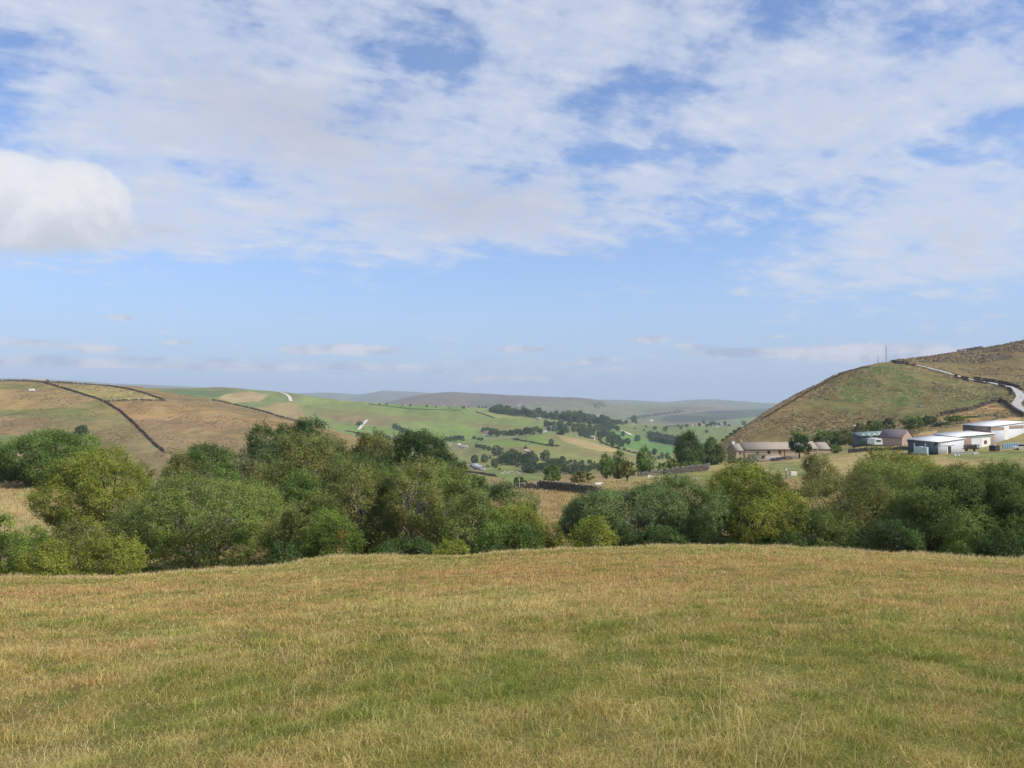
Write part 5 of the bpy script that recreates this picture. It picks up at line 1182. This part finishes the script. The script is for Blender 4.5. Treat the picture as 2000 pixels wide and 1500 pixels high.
# car at the right edge
m_paint = simple('pale_paint', (.70, .68, .60), (.64, .62, .55), 1, .3, .5)
car = thing('parked_car', 'pale car with dark windows cut off by the right edge of the farmyard', 'car', (*XY(1994, 208), ztop(1994, 879, 208)), R(-12))
prof = [(-2.0,.35),(-2.05,.8),(-1.1,.95),(-.5,1.02),(1.9,1.0),(2.0,.7),(1.95,.35)]
V = [(x, y, z) for y in (-.8, .8) for x, z in prof]; nP = len(prof)
mb(car, 'body', m_paint, V, [tuple(range(nP)), tuple(range(2*nP-1, nP-1, -1))] + [(i, i + nP, (i+1) % nP + nP, (i+1) % nP) for i in range(nP)])
prof = [(-.9,.98),(-.25,1.5),(1.1,1.52),(1.75,1.01)]; V = [(x, y, z) for y in (-.68, .68) for x, z in prof]; nP = 4
mb(car, 'cabin', m_dark, V, [(0,1,2,3),(7,6,5,4),(0,4,5,1),(1,5,6,2),(2,6,7,3),(3,7,4,0)]); box(car, 'roof', m_paint, -.25, -.66, 1.524, 1.1, .66, 1.57, .02)
for x in (-1.25, 1.25):
    for y in (-.72, .72): wheel(car, x, y, .32, .33, .22, 'y')
# low shed and small caravan on the left-hand hill
ls = thing('farm_shed', 'long low grey-roofed farm shed on the skyline of the left-hand hill', 'shed', (*XY(40, 800), ztop(40, 749, 800)), R(3))
gable_wall(ls, m_brick, 0, 23, 0, 9, -2, 2.6, 4.6); gable_roof(ls, m_slate, 0, 23, 0, 9, 2.6, 4.6, .4)
for x in (3, 9, 15): box(ls, 'door', m_dark, x, -.06, -.5, x + 2.4, .003, 2.2)
lc_ = thing('trailer', 'small white trailer on the brown pasture of the left-hand hill', 'trailer', hit(61, 765, 500, 790) + Vector((0, 0, .2)), R(10))
box(lc_, 'body', m_white, -2.0, 0, .4, 2.0, 2, 2.2, .2); wheel(lc_, -1.0, .6, .3, .4, .25, 'y'); wheel(lc_, 1.0, .6, .3, .4, .25, 'y')
# ------------------------------------------------------------------ valley trees: six kinds, copied
KINDS = []
for i, (W, D, H, pal, shp, nm) in enumerate([(10, 10, 10.5, 'far', 'bush', 'round'), (12, 11, 10, 'far', 'bush', 'broad'), (8, 8, 12, 'dark', 'bush', 'upright'), (11, 10, 10, 'dark', 'tree', 'open'), (10, 10, 8, 'mid', 'bush', 'low'), (6, 6, 13, 'far', 'tall', 'narrow')]):
    g = np.random.default_rng(900 + i); t = bpy.data.objects.new('valley_tree', None); lob = make_lobes(W, D, H, shp, g, 12)
    KINDS.append((t, lob, W, H, pal, shp, g))
first = [True] * 6
def valley_tree(p, w_m, h_m, kind, label, group, cat='tree'):
    t, lob, W, H, pal, shp, g = KINDS[kind]
    if first[kind]:
        link(t); tubes('trunk', limbs(lob, H, W, shp if shp != 'bush' else 'tree', g, 7), m_bark, t, 4); crown_mesh('crown', lob, pal, .75, 1.9, t, g, ragged=.07, cap=3800); first[kind] = False; o = t
    else: o = copy_tree(t, p)
    o.location = p + Vector((0, 0, -.3)); o.rotation_euler = (0, 0, random.uniform(0, 6.28)); o.scale = (w_m / W, w_m / W, h_m / H)
    if 'group' in o: del o['group']
    return tag(o, label, cat, group)
ORD = 'first second third fourth fifth sixth seventh eighth ninth tenth eleventh twelfth'.split()
def ordinal(i, n):
    if i == 0: return 'leftmost'
    if i == n - 1: return 'rightmost'
    return (ORD[i] if i < 12 else '%d%s' % (i + 1, {1: 'st', 2: 'nd', 3: 'rd'}.get((i + 1) % 10, 'th') if (i + 1) % 100 not in (11, 12, 13) else 'th')) + ' from the left'
def grove(label, group, pts, y0, y1, hpx, kinds=(0, 1, 3), var=.25):
    pts = sorted(pts)
    for i_, q_ in enumerate(pts): grove1(label + ', ' + ordinal(i_, len(pts)), group, [q_], y0, y1, hpx, kinds, var)
def grove1(label, group, pts, y0, y1, hpx, kinds=(0, 1, 3), var=.25):
    """pts: (px, base py[, width px])"""
    for q in pts:
        px, py = q[0], q[1]; p = hit(px, py, y0, y1); h = px2m(hpx, p.y) * random.uniform(1 - var, 1 + var); w = px2m(q[2], p.y) if len(q) > 2 else h * random.uniform(.85, 1.2)
        if len(q) > 3: h = px2m(q[3], p.y)
        valley_tree(p, w, h, random.choice(kinds), label, group)
def along(line_, step, jx=2.0, jy=1.2):
    L = np.array(line_, float); out = []; xs = np.arange(L[0, 0], L[-1, 0], step)
    for x in xs: out.append((x + random.uniform(-jx, jx), float(np.interp(x, L[:, 0], L[:, 1])) + random.uniform(-jy, jy)))
    return out
grove('dark tree in the belt along the green ridge', 'ridge tree belt', along([(960,806),(1000,811),(1040,815),(1060,817),(1100,821),(1150,827),(1180,833),(1210,842)], 6.5), 1350, 2150, 13)
grove('dark tree in the back row of the ridge belt', 'back row of the ridge tree belt', along([(966,804),(1040,812),(1100,818),(1150,824),(1205,838)], 11), 1350, 2200, 14)
wood = []
for r_ in range(5):
    wood = []
    y = 832 + r_ * 8.5; x0, x1 = [(1066,1190),(1072,1205),(1084,1215),(1122,1222),(1168,1226)][r_]
    wood += along([(x0, y), (x1, y + (x1 - x0) * .10)], 9.5, 3, 2)
    grove('dark tree in the %s row of the wood round the houses' % ('back', 'second', 'middle', 'fourth', 'front')[r_], 'wood round the houses', wood, 1140, 1900, 12.5, (0, 1, 2, 3))
grove('green roadside tree between red-roofed house and white bungalow', 'roadside belt', along([(958,852),(1000,853),(1036,848),(1058,846)], 6.5), 1140, 1500, 12, (0, 3, 4))
grove('tree behind the red-roofed house', 'trees behind the red-roofed house', [(944,844,9,9),(951,843,10,9),(959,846,10,10)], 1200, 1700, 9)
grove('bush left of the red-roofed house', 'bushes left of the red-roofed house', [(926,858,9,7),(934,860,8,6),(940,861,10,7)], 1100, 1500, 7, (4,))
grove('dark tree in the short row above the metal sheds', 'short row above the pasture', [(931,874,10,8),(938,877,11,9),(946,878,11,9),(955,880,12,10)], 800, 1290, 9)
o_ = [(971,889,27,20,'big round dark tree in the valley, topmost of the group above the sheep pasture'),(927,904,19,17,'left one of the two round trees above the metal sheds'),(946,903,18,17,'right one of the two round trees above the metal sheds'),
      (966,911,18,17,'round dark tree right of the metal sheds, at the pasture edge'),(976,905,16,15,'dark tree tucked behind the round tree right of the metal sheds'),(1077,871,11,14,'single tree standing on the face of the knoll below the white house'),
      (1065,900,22,22,'pale-topped tree at the foot of the knoll, tallest of the lower belt'),(1026,877,7,6,'small bush at the upper end of the winding white track'),(1217,852,8,10,'lone tree on the bright green field beside the pale track'),
      (1245,862,12,12,'round tree in the middle of the bright green field'),(1239,881,12,16,'round tree at the lower edge of the bright green field'),(1279,839,8,7,'hedgerow tree above the conifer wood, left of two'),(1300,842,10,9,'hedgerow tree touching the top of the conifer wood'),
      (702,830,13,7,'dark bush cluster right beside the white track end'),(848,862,13,9,'dark tree behind the tall sycamore'),(1453,822,9,9,'dark pine on the left toe of the right-hand hill')]
for px, py, w, h, lb in o_:
    y0, y1 = (1250, 2600) if px > 1200 and py < 885 else ((1100, 2000) if px < 900 else (600, 1290))
    if px > 1440: y0, y1 = 1300, 2600
    p = hit(px, py, y0, y1); valley_tree(p, px2m(w, p.y), px2m(h, p.y), 1 if w > 15 else 0, lb, None)
grove('dark tree in the stream belt above the sheep pasture', 'stream belt', [(q[0], q[1], q[2] * 1.15, q[3] * 1.2) for q in [(986,905,17,18),(994,907,17,20),(1003,908,19,21),(1013,907,18,20),(1021,909,15,17),(990,898,14,15),(1008,896,14,15),(1030,905,16,16),(1037,908,20,22),(1046,906,13,14),(1000,891,12,12)]], 560, 1000, 18, (0, 1, 3))
grove('dark tree in the lower belt behind the dark drystone wall', 'lower belt', [(1025,921,17,16),(1032,923,18,18),(1040,924,17,17),(1048,923,16,17),(1056,922,17,18),(1064,921,16,18),(1072,916,17,20),(1080,914,17,20),(1090,914,16,20),(1098,912,15,21),(1100,922,16,22),(1090,925,16,20),(1106,926,15,16)], 520, 900, 18, (0, 1, 2, 3))
grove('bushy tree in the clump between knoll and gate', 'clump below the knoll', [(1116,925,15,18),(1124,926,17,22),(1132,925,17,22),(1140,926,16,19),(1149,925,14,16),(1158,916,14,12),(1166,914,12,10),(1172,920,14,14)], 520, 900, 18, (0, 3, 4))
grove('green tree in the hillside hedge right of the white track', 'hillside hedge', [(771,836,11,9),(778,840,12,9),(787,845,12,10),(795,847,11,9),(803,849,12,9),(812,851,12,9),(822,852,12,9)], 1100, 1900, 9)
grove('dark tree beside the orange-roofed cottage', 'trees by the orange-roofed cottage', [(783,866,13,14),(791,868,14,17),(798,866,12,15),(752,862,13,13),(759,864,13,13)], 1000, 1500, 14)
grove('tree in the row above the bronze-topped alder', 'row above the wood', [(700,852,10,9),(708,853,10,9),(717,854,10,9),(734,852,11,11),(742,853,12,12),(748,857,12,12)], 1000, 1500, 10)
grove('green tree above the stone cottages left of the red-roofed house', 'trees above the stone cottages', [(872,864,11,11),(880,863,11,11),(889,863,12,13),(897,862,11,12),(903,862,8,11)], 1100, 1500, 12, (0, 3, 4))
con = []
for r_ in range(3):
    con = along([(1268 + r_ * 3, 853 + r_ * 4.5), (1332, 866 + r_ * 2.5)], 5.0, 1.5, 1)
    grove('dark conifer in the %s row of the bright-field wood block' % ('back', 'middle', 'front')[r_], 'conifer block', con, 1290, 2200, 11.5, (5, 2, 0), .12)
grove('tree in the hedge below the bright green fields', 'hedge below the bright fields', [(1278,892,12,16),(1293,896,10,13),(1303,897,11,14),(1268,890,9,9),(1286,897,9,8)], 700, 1290, 12)
grove('dark far tree below the purple moor', 'far trees below the moor', along([(1186,828),(1228,830)], 6, 1, .5) + [(935,799,5,5),(943,799,5,4),(949,800,5,5),(902,797,3,3),(916,798,3,3)], 1900, 2900, 9)
grove('small far tree in the hedge near the village', 'far hedge near the village', along([(1304,834),(1340,833)], 5, 1, .3), 2000, 2900, 4)
grove('tree among the houses of the far village', 'village trees', [(1342,834,8,6),(1366,834,9,8),(1374,836,9,8),(1381,835,8,7),(1388,834,8,9),(1396,832,8,8),(1404,832,7,6),(1416,831,8,8),(1424,833,6,6),(1392,838,8,7)], 2000, 2900, 7)
grove('shrub on the left toe of the right-hand hill', 'shrubs on the hill toe', [(1436,838,10,7),(1428,845,10,7),(1421,850,9,6),(1444,832,9,6),(1412,858,9,6)], 330, 520, 6, (0, 4))
grove('bush in the hedge crossing the knoll below the valley road', 'knoll hedge', along([(1004,859),(1030,863),(1056,868),(1092,873)], 7, 2, .5), 760, 1290, 4, (4, 0), .4)
grove('small tree along the wall at the right end of the knoll', 'knoll wall trees', along([(1175,866),(1210,878),(1247,887)], 11, 3, .6), 800, 1290, 6, (0, 4), .4)
grove('small hedgerow tree on the skyline of the green hillside', 'hillside skyline trees', along([(735,790),(790,793),(870,797),(925,800)], 24, 8, .5), 1350, 2100, 4, (0, 4), .4)
grove('scrub bush by the valley stream above the gate', 'stream scrub', along([(1108,906),(1150,905),(1180,908)], 8, 3, 3), 600, 1100, 7, (4, 0, 3), .4)
grove('small tree on the upper green field right of the pale track', 'upper field trees', [(1240,838,5,4),(1258,842,5,5),(1330,838,6,5),(1345,845,6,5),(1262,835,5,4),(1380,845,7,6)], 1290, 2900, 5)
grove('bush at the upper edge of the sheep pasture', 'pasture edge bushes', [(968,914,8,6),(976,918,6,5),(957,897,7,6),(1012,912,9,6),(952,912,6,5)], 520, 1000, 6, (4, 0))
# far woodland too distant to count
def far_wood(name, n, poly, y0, y1, hpx, label_seed):
    Vs, Fs, k = [], [], 0; xs = [p[0] for p in poly]; ys = [p[1] for p in poly]; c = 0
    while c < n:
        px, py = random.uniform(min(xs), max(xs)), random.uniform(min(ys), max(ys))
        if not inside(np.array([px]), np.array([py]), poly)[0]: continue
        p = hit(px, py, y0, y1); h = px2m(hpx, p.y) * random.uniform(.6, 1.2); c += 1
        q = []
        for j in range(9): 
            a = random.uniform(0, 6.28); r = h * random.uniform(.2, .6); cc = (p.x + math.cos(a) * r * 1.2, p.y + math.sin(a) * r, p.z + h * random.uniform(.2, 1)); s = h * .28
            v = nrm(np.random.default_rng(c * 10 + j).normal(size=(3, 3))) * s + np.array(cc); Vs.append(v); Fs.append((k, k + 1, k + 2)); k += 3
    V = np.concatenate(Vs); C = np.tile(np.array((.06, .085, .04)), (len(V), 1)); o = mesh_np(name, V, np.array(Fs), m_leaf, col=C); o['kind'] = 'stuff'
far_wood('moor_scrub', 420, [(960,800),(1060,790),(1170,785),(1200,800),(1210,822),(1100,812)], 3000, 7000, 1.8, 5)
far_wood('far_hedgerows', 380, [(1170,790),(1300,790),(1440,800),(1400,806),(1250,815),(1180,808)], 3000, 9400, 1.8, 6)
far_wood('far_woods', 420, [(1230,822),(1290,812),(1340,806),(1330,803),(1260,812),(1225,818)], 3000, 7000, 3.0, 1)
far_wood('far_hedges', 260, [(1255,802),(1320,797),(1400,795),(1400,798),(1320,801),(1260,806)], 3000, 9000, 2.0, 2)
far_wood('far_copses', 160, [(1155,790),(1180,786),(1185,795),(1165,800)], 3500, 7000, 2.6, 3)
# ------------------------------------------------------------------ valley houses
HM = {'white': m_white, 'stone': m_wallst, 'cream': simple('cream', (.60, .52, .38), (.48, .41, .30), 2, .8), 'grey': simple('grey_roof', (.22, .21, .21), (.15, .145, .145), 2, .8), 'red': simple('red_tile', (.42, .16, .12), (.30, .12, .09), 2, .8),
      'orange': simple('orange_tile', (.48, .24, .14), (.36, .18, .11), 2, .8), 'slate': m_slate, 'sheet': m_sheetw, 'zinc': simple('zinc', (.38, .40, .43), (.28, .30, .32), 2, .6), 'pale': simple('pale_wall', (.56, .50, .45), (.44, .39, .35), 2, .85)}
def house(px, py, wpx, hpx, y0, y1, wall, roof, label, name='house', cat='house', rz=0, D=8, wing=False, group=None, nwin=3):
    p = hit(px, py, y0, y1); W = px2m(wpx, p.y); H = px2m(hpx, p.y); he = H * .58
    t = thing(name, label, cat, (p.x - W / 2, p.y, p.z), R(rz), group)
    gable_wall(t, HM[wall], 0, W, 0, D, -1.5, he, H); gable_roof(t, HM[roof], 0, W, 0, D, he, H, .4, .25)
    for k in range(nwin):
        x = W * (k + .5) / nwin - .6; box(t, 'window', m_dark, x, -.06, he * .45, x + 1.2, .003, he * .8)
    box(t, 'door', m_brown, W * .12, -.05, -.2, W * .12 + 1.1, .003, min(2.1, he * .42))
    if cat == 'house': box(t, 'chimney', HM[roof], W * .8, D / 2 - .4, H * .8, W * .8 + .9, D / 2 + .4, H + 1.1)
    if wing:
        gable_wall(t, HM[wall], W * .55, W * .55 + D * .8, -3.5, -.003, -1.5, he * .9, he * .9 + .02, 'porch_wall'); 
        V = [(W*.5,-3.8,he*.9),(W*.95,-3.8,he*.9),(W*.725,-3.8,H*.95),(W*.5,D*.3,he*.9),(W*.95,D*.3,he*.9),(W*.725,D*.3,H*.95)]
        mb(t, 'cross_gable', HM[roof], V, [(0,3,5,2),(1,2,5,4),(0,1,4,3)]); mb(t, 'gable', HM[wall], [(W*.53,-3.85,he*.9),(W*.92,-3.85,he*.9),(W*.725,-3.85,H*.9),(W*.53,-3.82,he*.9),(W*.92,-3.82,he*.9),(W*.725,-3.82,H*.9)], [(0,1,2),(5,4,3),(0,3,4,1),(1,4,5,2),(2,5,3,0)])
    return t
house(953, 852, 17, 9.5, 1150, 1500, 'white', 'red', 'white house with red roofs at the left end of the roadside trees', wing=True, rz=8)
house(1041, 848, 12, 5.5, 1150, 1500, 'white', 'grey', 'low white bungalow on the valley road, left of the junction')
house(1081, 851, 14, 8, 1120, 1500, 'white', 'slate', 'white house with a pale roof right of the road junction', wing=True)
house(1073, 850, 9, 5, 1120, 1500, 'pale', 'grey', 'grey-roofed building touching the left side of the white house at the junction', name='outbuilding', cat='outbuilding')
house(1052, 822, 11, 6.5, 1300, 2100, 'cream', 'slate', 'cream stone house at the lower edge of the ridge belt', wing=True)
house(1124, 842, 9, 7, 1140, 1900, 'stone', 'orange', 'brown-roofed house half hidden in the wood')
house(1156, 858, 9, 7, 1140, 1900, 'cream', 'slate', 'pale house in the lower right of the wood', rz=-15)
house(1124, 852, 4, 3, 1140, 1900, 'white', 'slate', 'tiny white cottage at the lower edge of the wood', nwin=1)
house(876, 870, 8, 5.5, 800, 1400, 'white', 'slate', 'small white cottage above the wood, right of the tall dark sycamore', nwin=2)
house(905, 877, 17, 7, 760, 1400, 'pale', 'slate', 'pale stone cottage beside the small white one', wing=True)
house(896, 871, 7, 4, 760, 1400, 'white', 'sheet', 'white outbuilding behind the pale stone cottage', name='outbuilding', cat='outbuilding', nwin=1)
house(770, 859, 8, 7, 1000, 1500, 'stone', 'orange', 'cottage with an orange roof above the wood', nwin=2)
for i, (px, py, w, h, lb) in enumerate([(926, 911, 16, 6, 'long grey metal shed in the valley, back one of three'), (931, 914, 18, 6, 'long grey metal shed in the valley, middle one of three'), (934, 917, 15, 5, 'dark low metal shed in the valley, front one of three'), (942, 918.5, 10, 3, 'small cream hut right of the three metal sheds')]):
    house(px, py, w, h * .8, 500, 1000, 'cream' if i == 3 else 'grey', 'grey' if i == 2 else 'zinc', lb, name='metal_shed' if i < 3 else 'hut', cat='shed' if i < 3 else 'hut', rz=-12, D=7)
vg = [(1352,833,7,4,'cream','slate','cream house at the left end of the far village'),(1361,832,8,4.5,'cream','orange','cream house with a brownish roof in the far village'),(1370,831,6,4,'white','slate','white house left of the village trees'),
      (1394,829,8,4,'pale','grey','grey-roofed house among the village trees'),(1400,834,8,4,'white','grey','white house below the grey-roofed one in the far village'),(1409,831,7,4,'pale','slate','pale house in the middle right of the far village'),
      (1421,829,6,4,'white','slate','white house at the right end of the far village'),(1413,826,7,3.5,'pale','grey','highest house of the far village'),(1272,823,8,3,'white','sheet','long white farm building at the foot of the dark far plantation')]
for px, py, w, h, wl_, rf, lb in vg: house(px, py, w, h, 2000 if px != 1272 else 2600, 2900 if px != 1272 else 6000, wl_, rf, lb, D=9, nwin=2)
for px, py, w, lb in [(863, 792, 5, 'tiny white farmhouse on the skyline of the green hillside, left one'), (868, 792.5, 3, 'tiny white barn beside the left skyline farmhouse'), (791, 792, 3, 'tiny white hut on the skyline of the green hillside, above the hedge'), (964, 794, 5, 'tiny white farm above the left end of the ridge belt'), (1012, 793, 5, 'pale distant farm on the moor above the ridge belt'), (1016, 791, 4, 'pale distant farm just right of the other moor farm'), (1172, 796, 6, 'pale farm by the far copse'), (1236, 829, 8, 'small pale farm right of the far trees below the moor')]:
    yy = (1500, 2200) if py < 793 and px < 900 else ((3500, 5500) if px < 1200 else (1900, 2900)); house(px, py, w, 2.6, *yy, 'white', 'slate', lb, D=8, nwin=1)
# wind turbines
for px, y0, y1, lb in [(1213, 779, 788, 'white wind turbine, leftmost of the four'), (1265, 784, 790, 'smallest white wind turbine, second from the left'), (1332, 783, 791, 'white wind turbine, third from the left'), (1428, 785, 793, 'white wind turbine on the brown slope right of the others')]:
    p = hit(px, y1, 3500, 9500); h = px2m(y1 - y0, p.y) * .72; t = thing('wind_turbine', lb, 'wind turbine', p, R(px % 40 - 20), 'far wind turbines')
    tubes('tower', [([(0,0,-2),(0,0,h*.5),(0,0,h)], [h*.045, h*.035, h*.025])], m_white, t, 8); box(t, 'nacelle', m_white, -h*.03, -h*.06, h, h*.03, h*.06, h*1.05)
    for k in range(3):
        a = R(20 + 120 * k + px); dx_, dz_ = math.sin(a), math.cos(a); L_ = h * .42
        tubes('blade', [([(0,-h*.075,h*1.025),(dx_*L_*.3,-h*.075,h*1.025+dz_*L_*.3),(dx_*L_,-h*.075,h*1.025+dz_*L_)], [h*.012, h*.022, h*.006])], m_white, t, 4)
# ------------------------------------------------------------------ sheep
m_fleece = simple('fleece', (.66, .62, .54), (.48, .44, .37), 9, .95, bmp=.02)
def sheep_mesh(lying):
    bm = bmesh.new(); me0 = bpy.data.meshes.new('tmp'); z = .28 if lying else .62
    P = [((-.38,0,z),.20),((-.12,0,z+.03),.25),((.18,0,z+.03),.25),((.40,0,z+.06),.19),((.54,0,z+.20),.11),((.66,0,z+.24),.085),((.80,0,z+.17),.055)]; E = [(i, i+1) for i in range(6)]
    if not lying:
        for bx_, par in ((-.32, 0), (.36, 3)):
            for s in (-.13, .13):
                i = len(P); P += [((bx_, s, .36), .07), ((bx_ + (.03 if bx_ < 0 else 0), s, .18), .038), ((bx_, s, .0), .034)]; E += [(par, i), (i, i+1), (i+1, i+2)]
    i = len(P); P += [((.62, .12, z+.30), .03), ((.62, -.12, z+.30), .03), ((-.52, 0, z-.08), .04)]; E += [(5, i), (5, i+1), (0, i+2)]
    me0.from_pydata([p for p, _ in P], E, []); o = bpy.data.objects.new('tmp', me0); link(o)
    md = o.modifiers.new('s', 'SKIN'); md.use_smooth_shade = True
    for k, (_, r) in enumerate(P): me0.skin_vertices[0].data[k].radius = (r, r)
    me0.skin_vertices[0].data[1].use_root = True
    o.modifiers.new('b', 'SUBSURF').levels = 1
    dg = bpy.context.evaluated_depsgraph_get(); me = bpy.data.meshes.new_from_object(o.evaluated_get(dg)); bpy.data.objects.remove(o); bm.free()
    me.materials.clear(); me.materials.append(m_fleece); me.name = 'sheep'; return me
sm, sl = sheep_mesh(False), sheep_mesh(True)
def sheep(px, py, y0, y1, lb, lying=False, group=None, s=1.0, rz=None):
    o = bpy.data.objects.new('sheep', sl if lying else sm); link(o); o.location = hit(px, py, y0, y1); o.rotation_euler = (0, 0, rz if rz is not None else random.uniform(0, 6.28)); o.scale = (s, s, s); return tag(o, lb, 'sheep', group)
for k in range(18): sheep(981 + k * 2.2 + random.uniform(-.7, .7), 925 + random.uniform(-3, 4) + k * .1, 560, 800, 'white sheep in the flock on the valley pasture, ' + ordinal(k, 18), group='valley flock', s=1.5)
sheep(1167, 950.5, 122, 165, 'white sheep lying just over the right end of the dark drystone wall', True, rz=.3, s=1.3)
sheep(1311, 942, 128, 180, 'white sheep grazing in the green field below the dark stone wall', rz=.2, s=1.0)
sheep(1358, 938, 128, 185, 'white sheep lying in the green field, right of the grazing one', True, rz=2.8, s=.9)
sheep(1272, 946, 128, 180, 'sheep lying behind the grey willows, left of the grazing one', True, rz=1.2, s=.9)
HAZE = 0.000095
# ------------------------------------------------------------------ air
hm = bpy.data.materials.new('air'); hm.use_nodes = True; hm.node_tree.nodes.clear()
pv = hm.node_tree.nodes.new('ShaderNodeVolumePrincipled'); ho = hm.node_tree.nodes.new('ShaderNodeOutputMaterial')
pv.inputs['Density'].default_value = HAZE; pv.inputs['Color'].default_value = (.72, .85, 1.0, 1); pv.inputs['Anisotropy'].default_value = 0.0
hm.node_tree.links.new(pv.outputs[0], ho.inputs['Volume'])
zlo, zhi = float(AZ.min()) - 4, float(AZ.max()) + 12
xs, y0, y1 = float(np.abs(AX).max()) + 20, -620, 13020
hv = np.array([(x, y, z) for z in (zlo, zhi) for y in (y0, y1) for x in (-xs, xs)])
hf = np.array([(0,2,3,1),(4,5,7,6),(0,1,5,4),(2,6,7,3),(0,4,6,2),(1,3,7,5)])
hz = mesh_np('haze', hv, hf, hm); hz['kind'] = 'stuff'
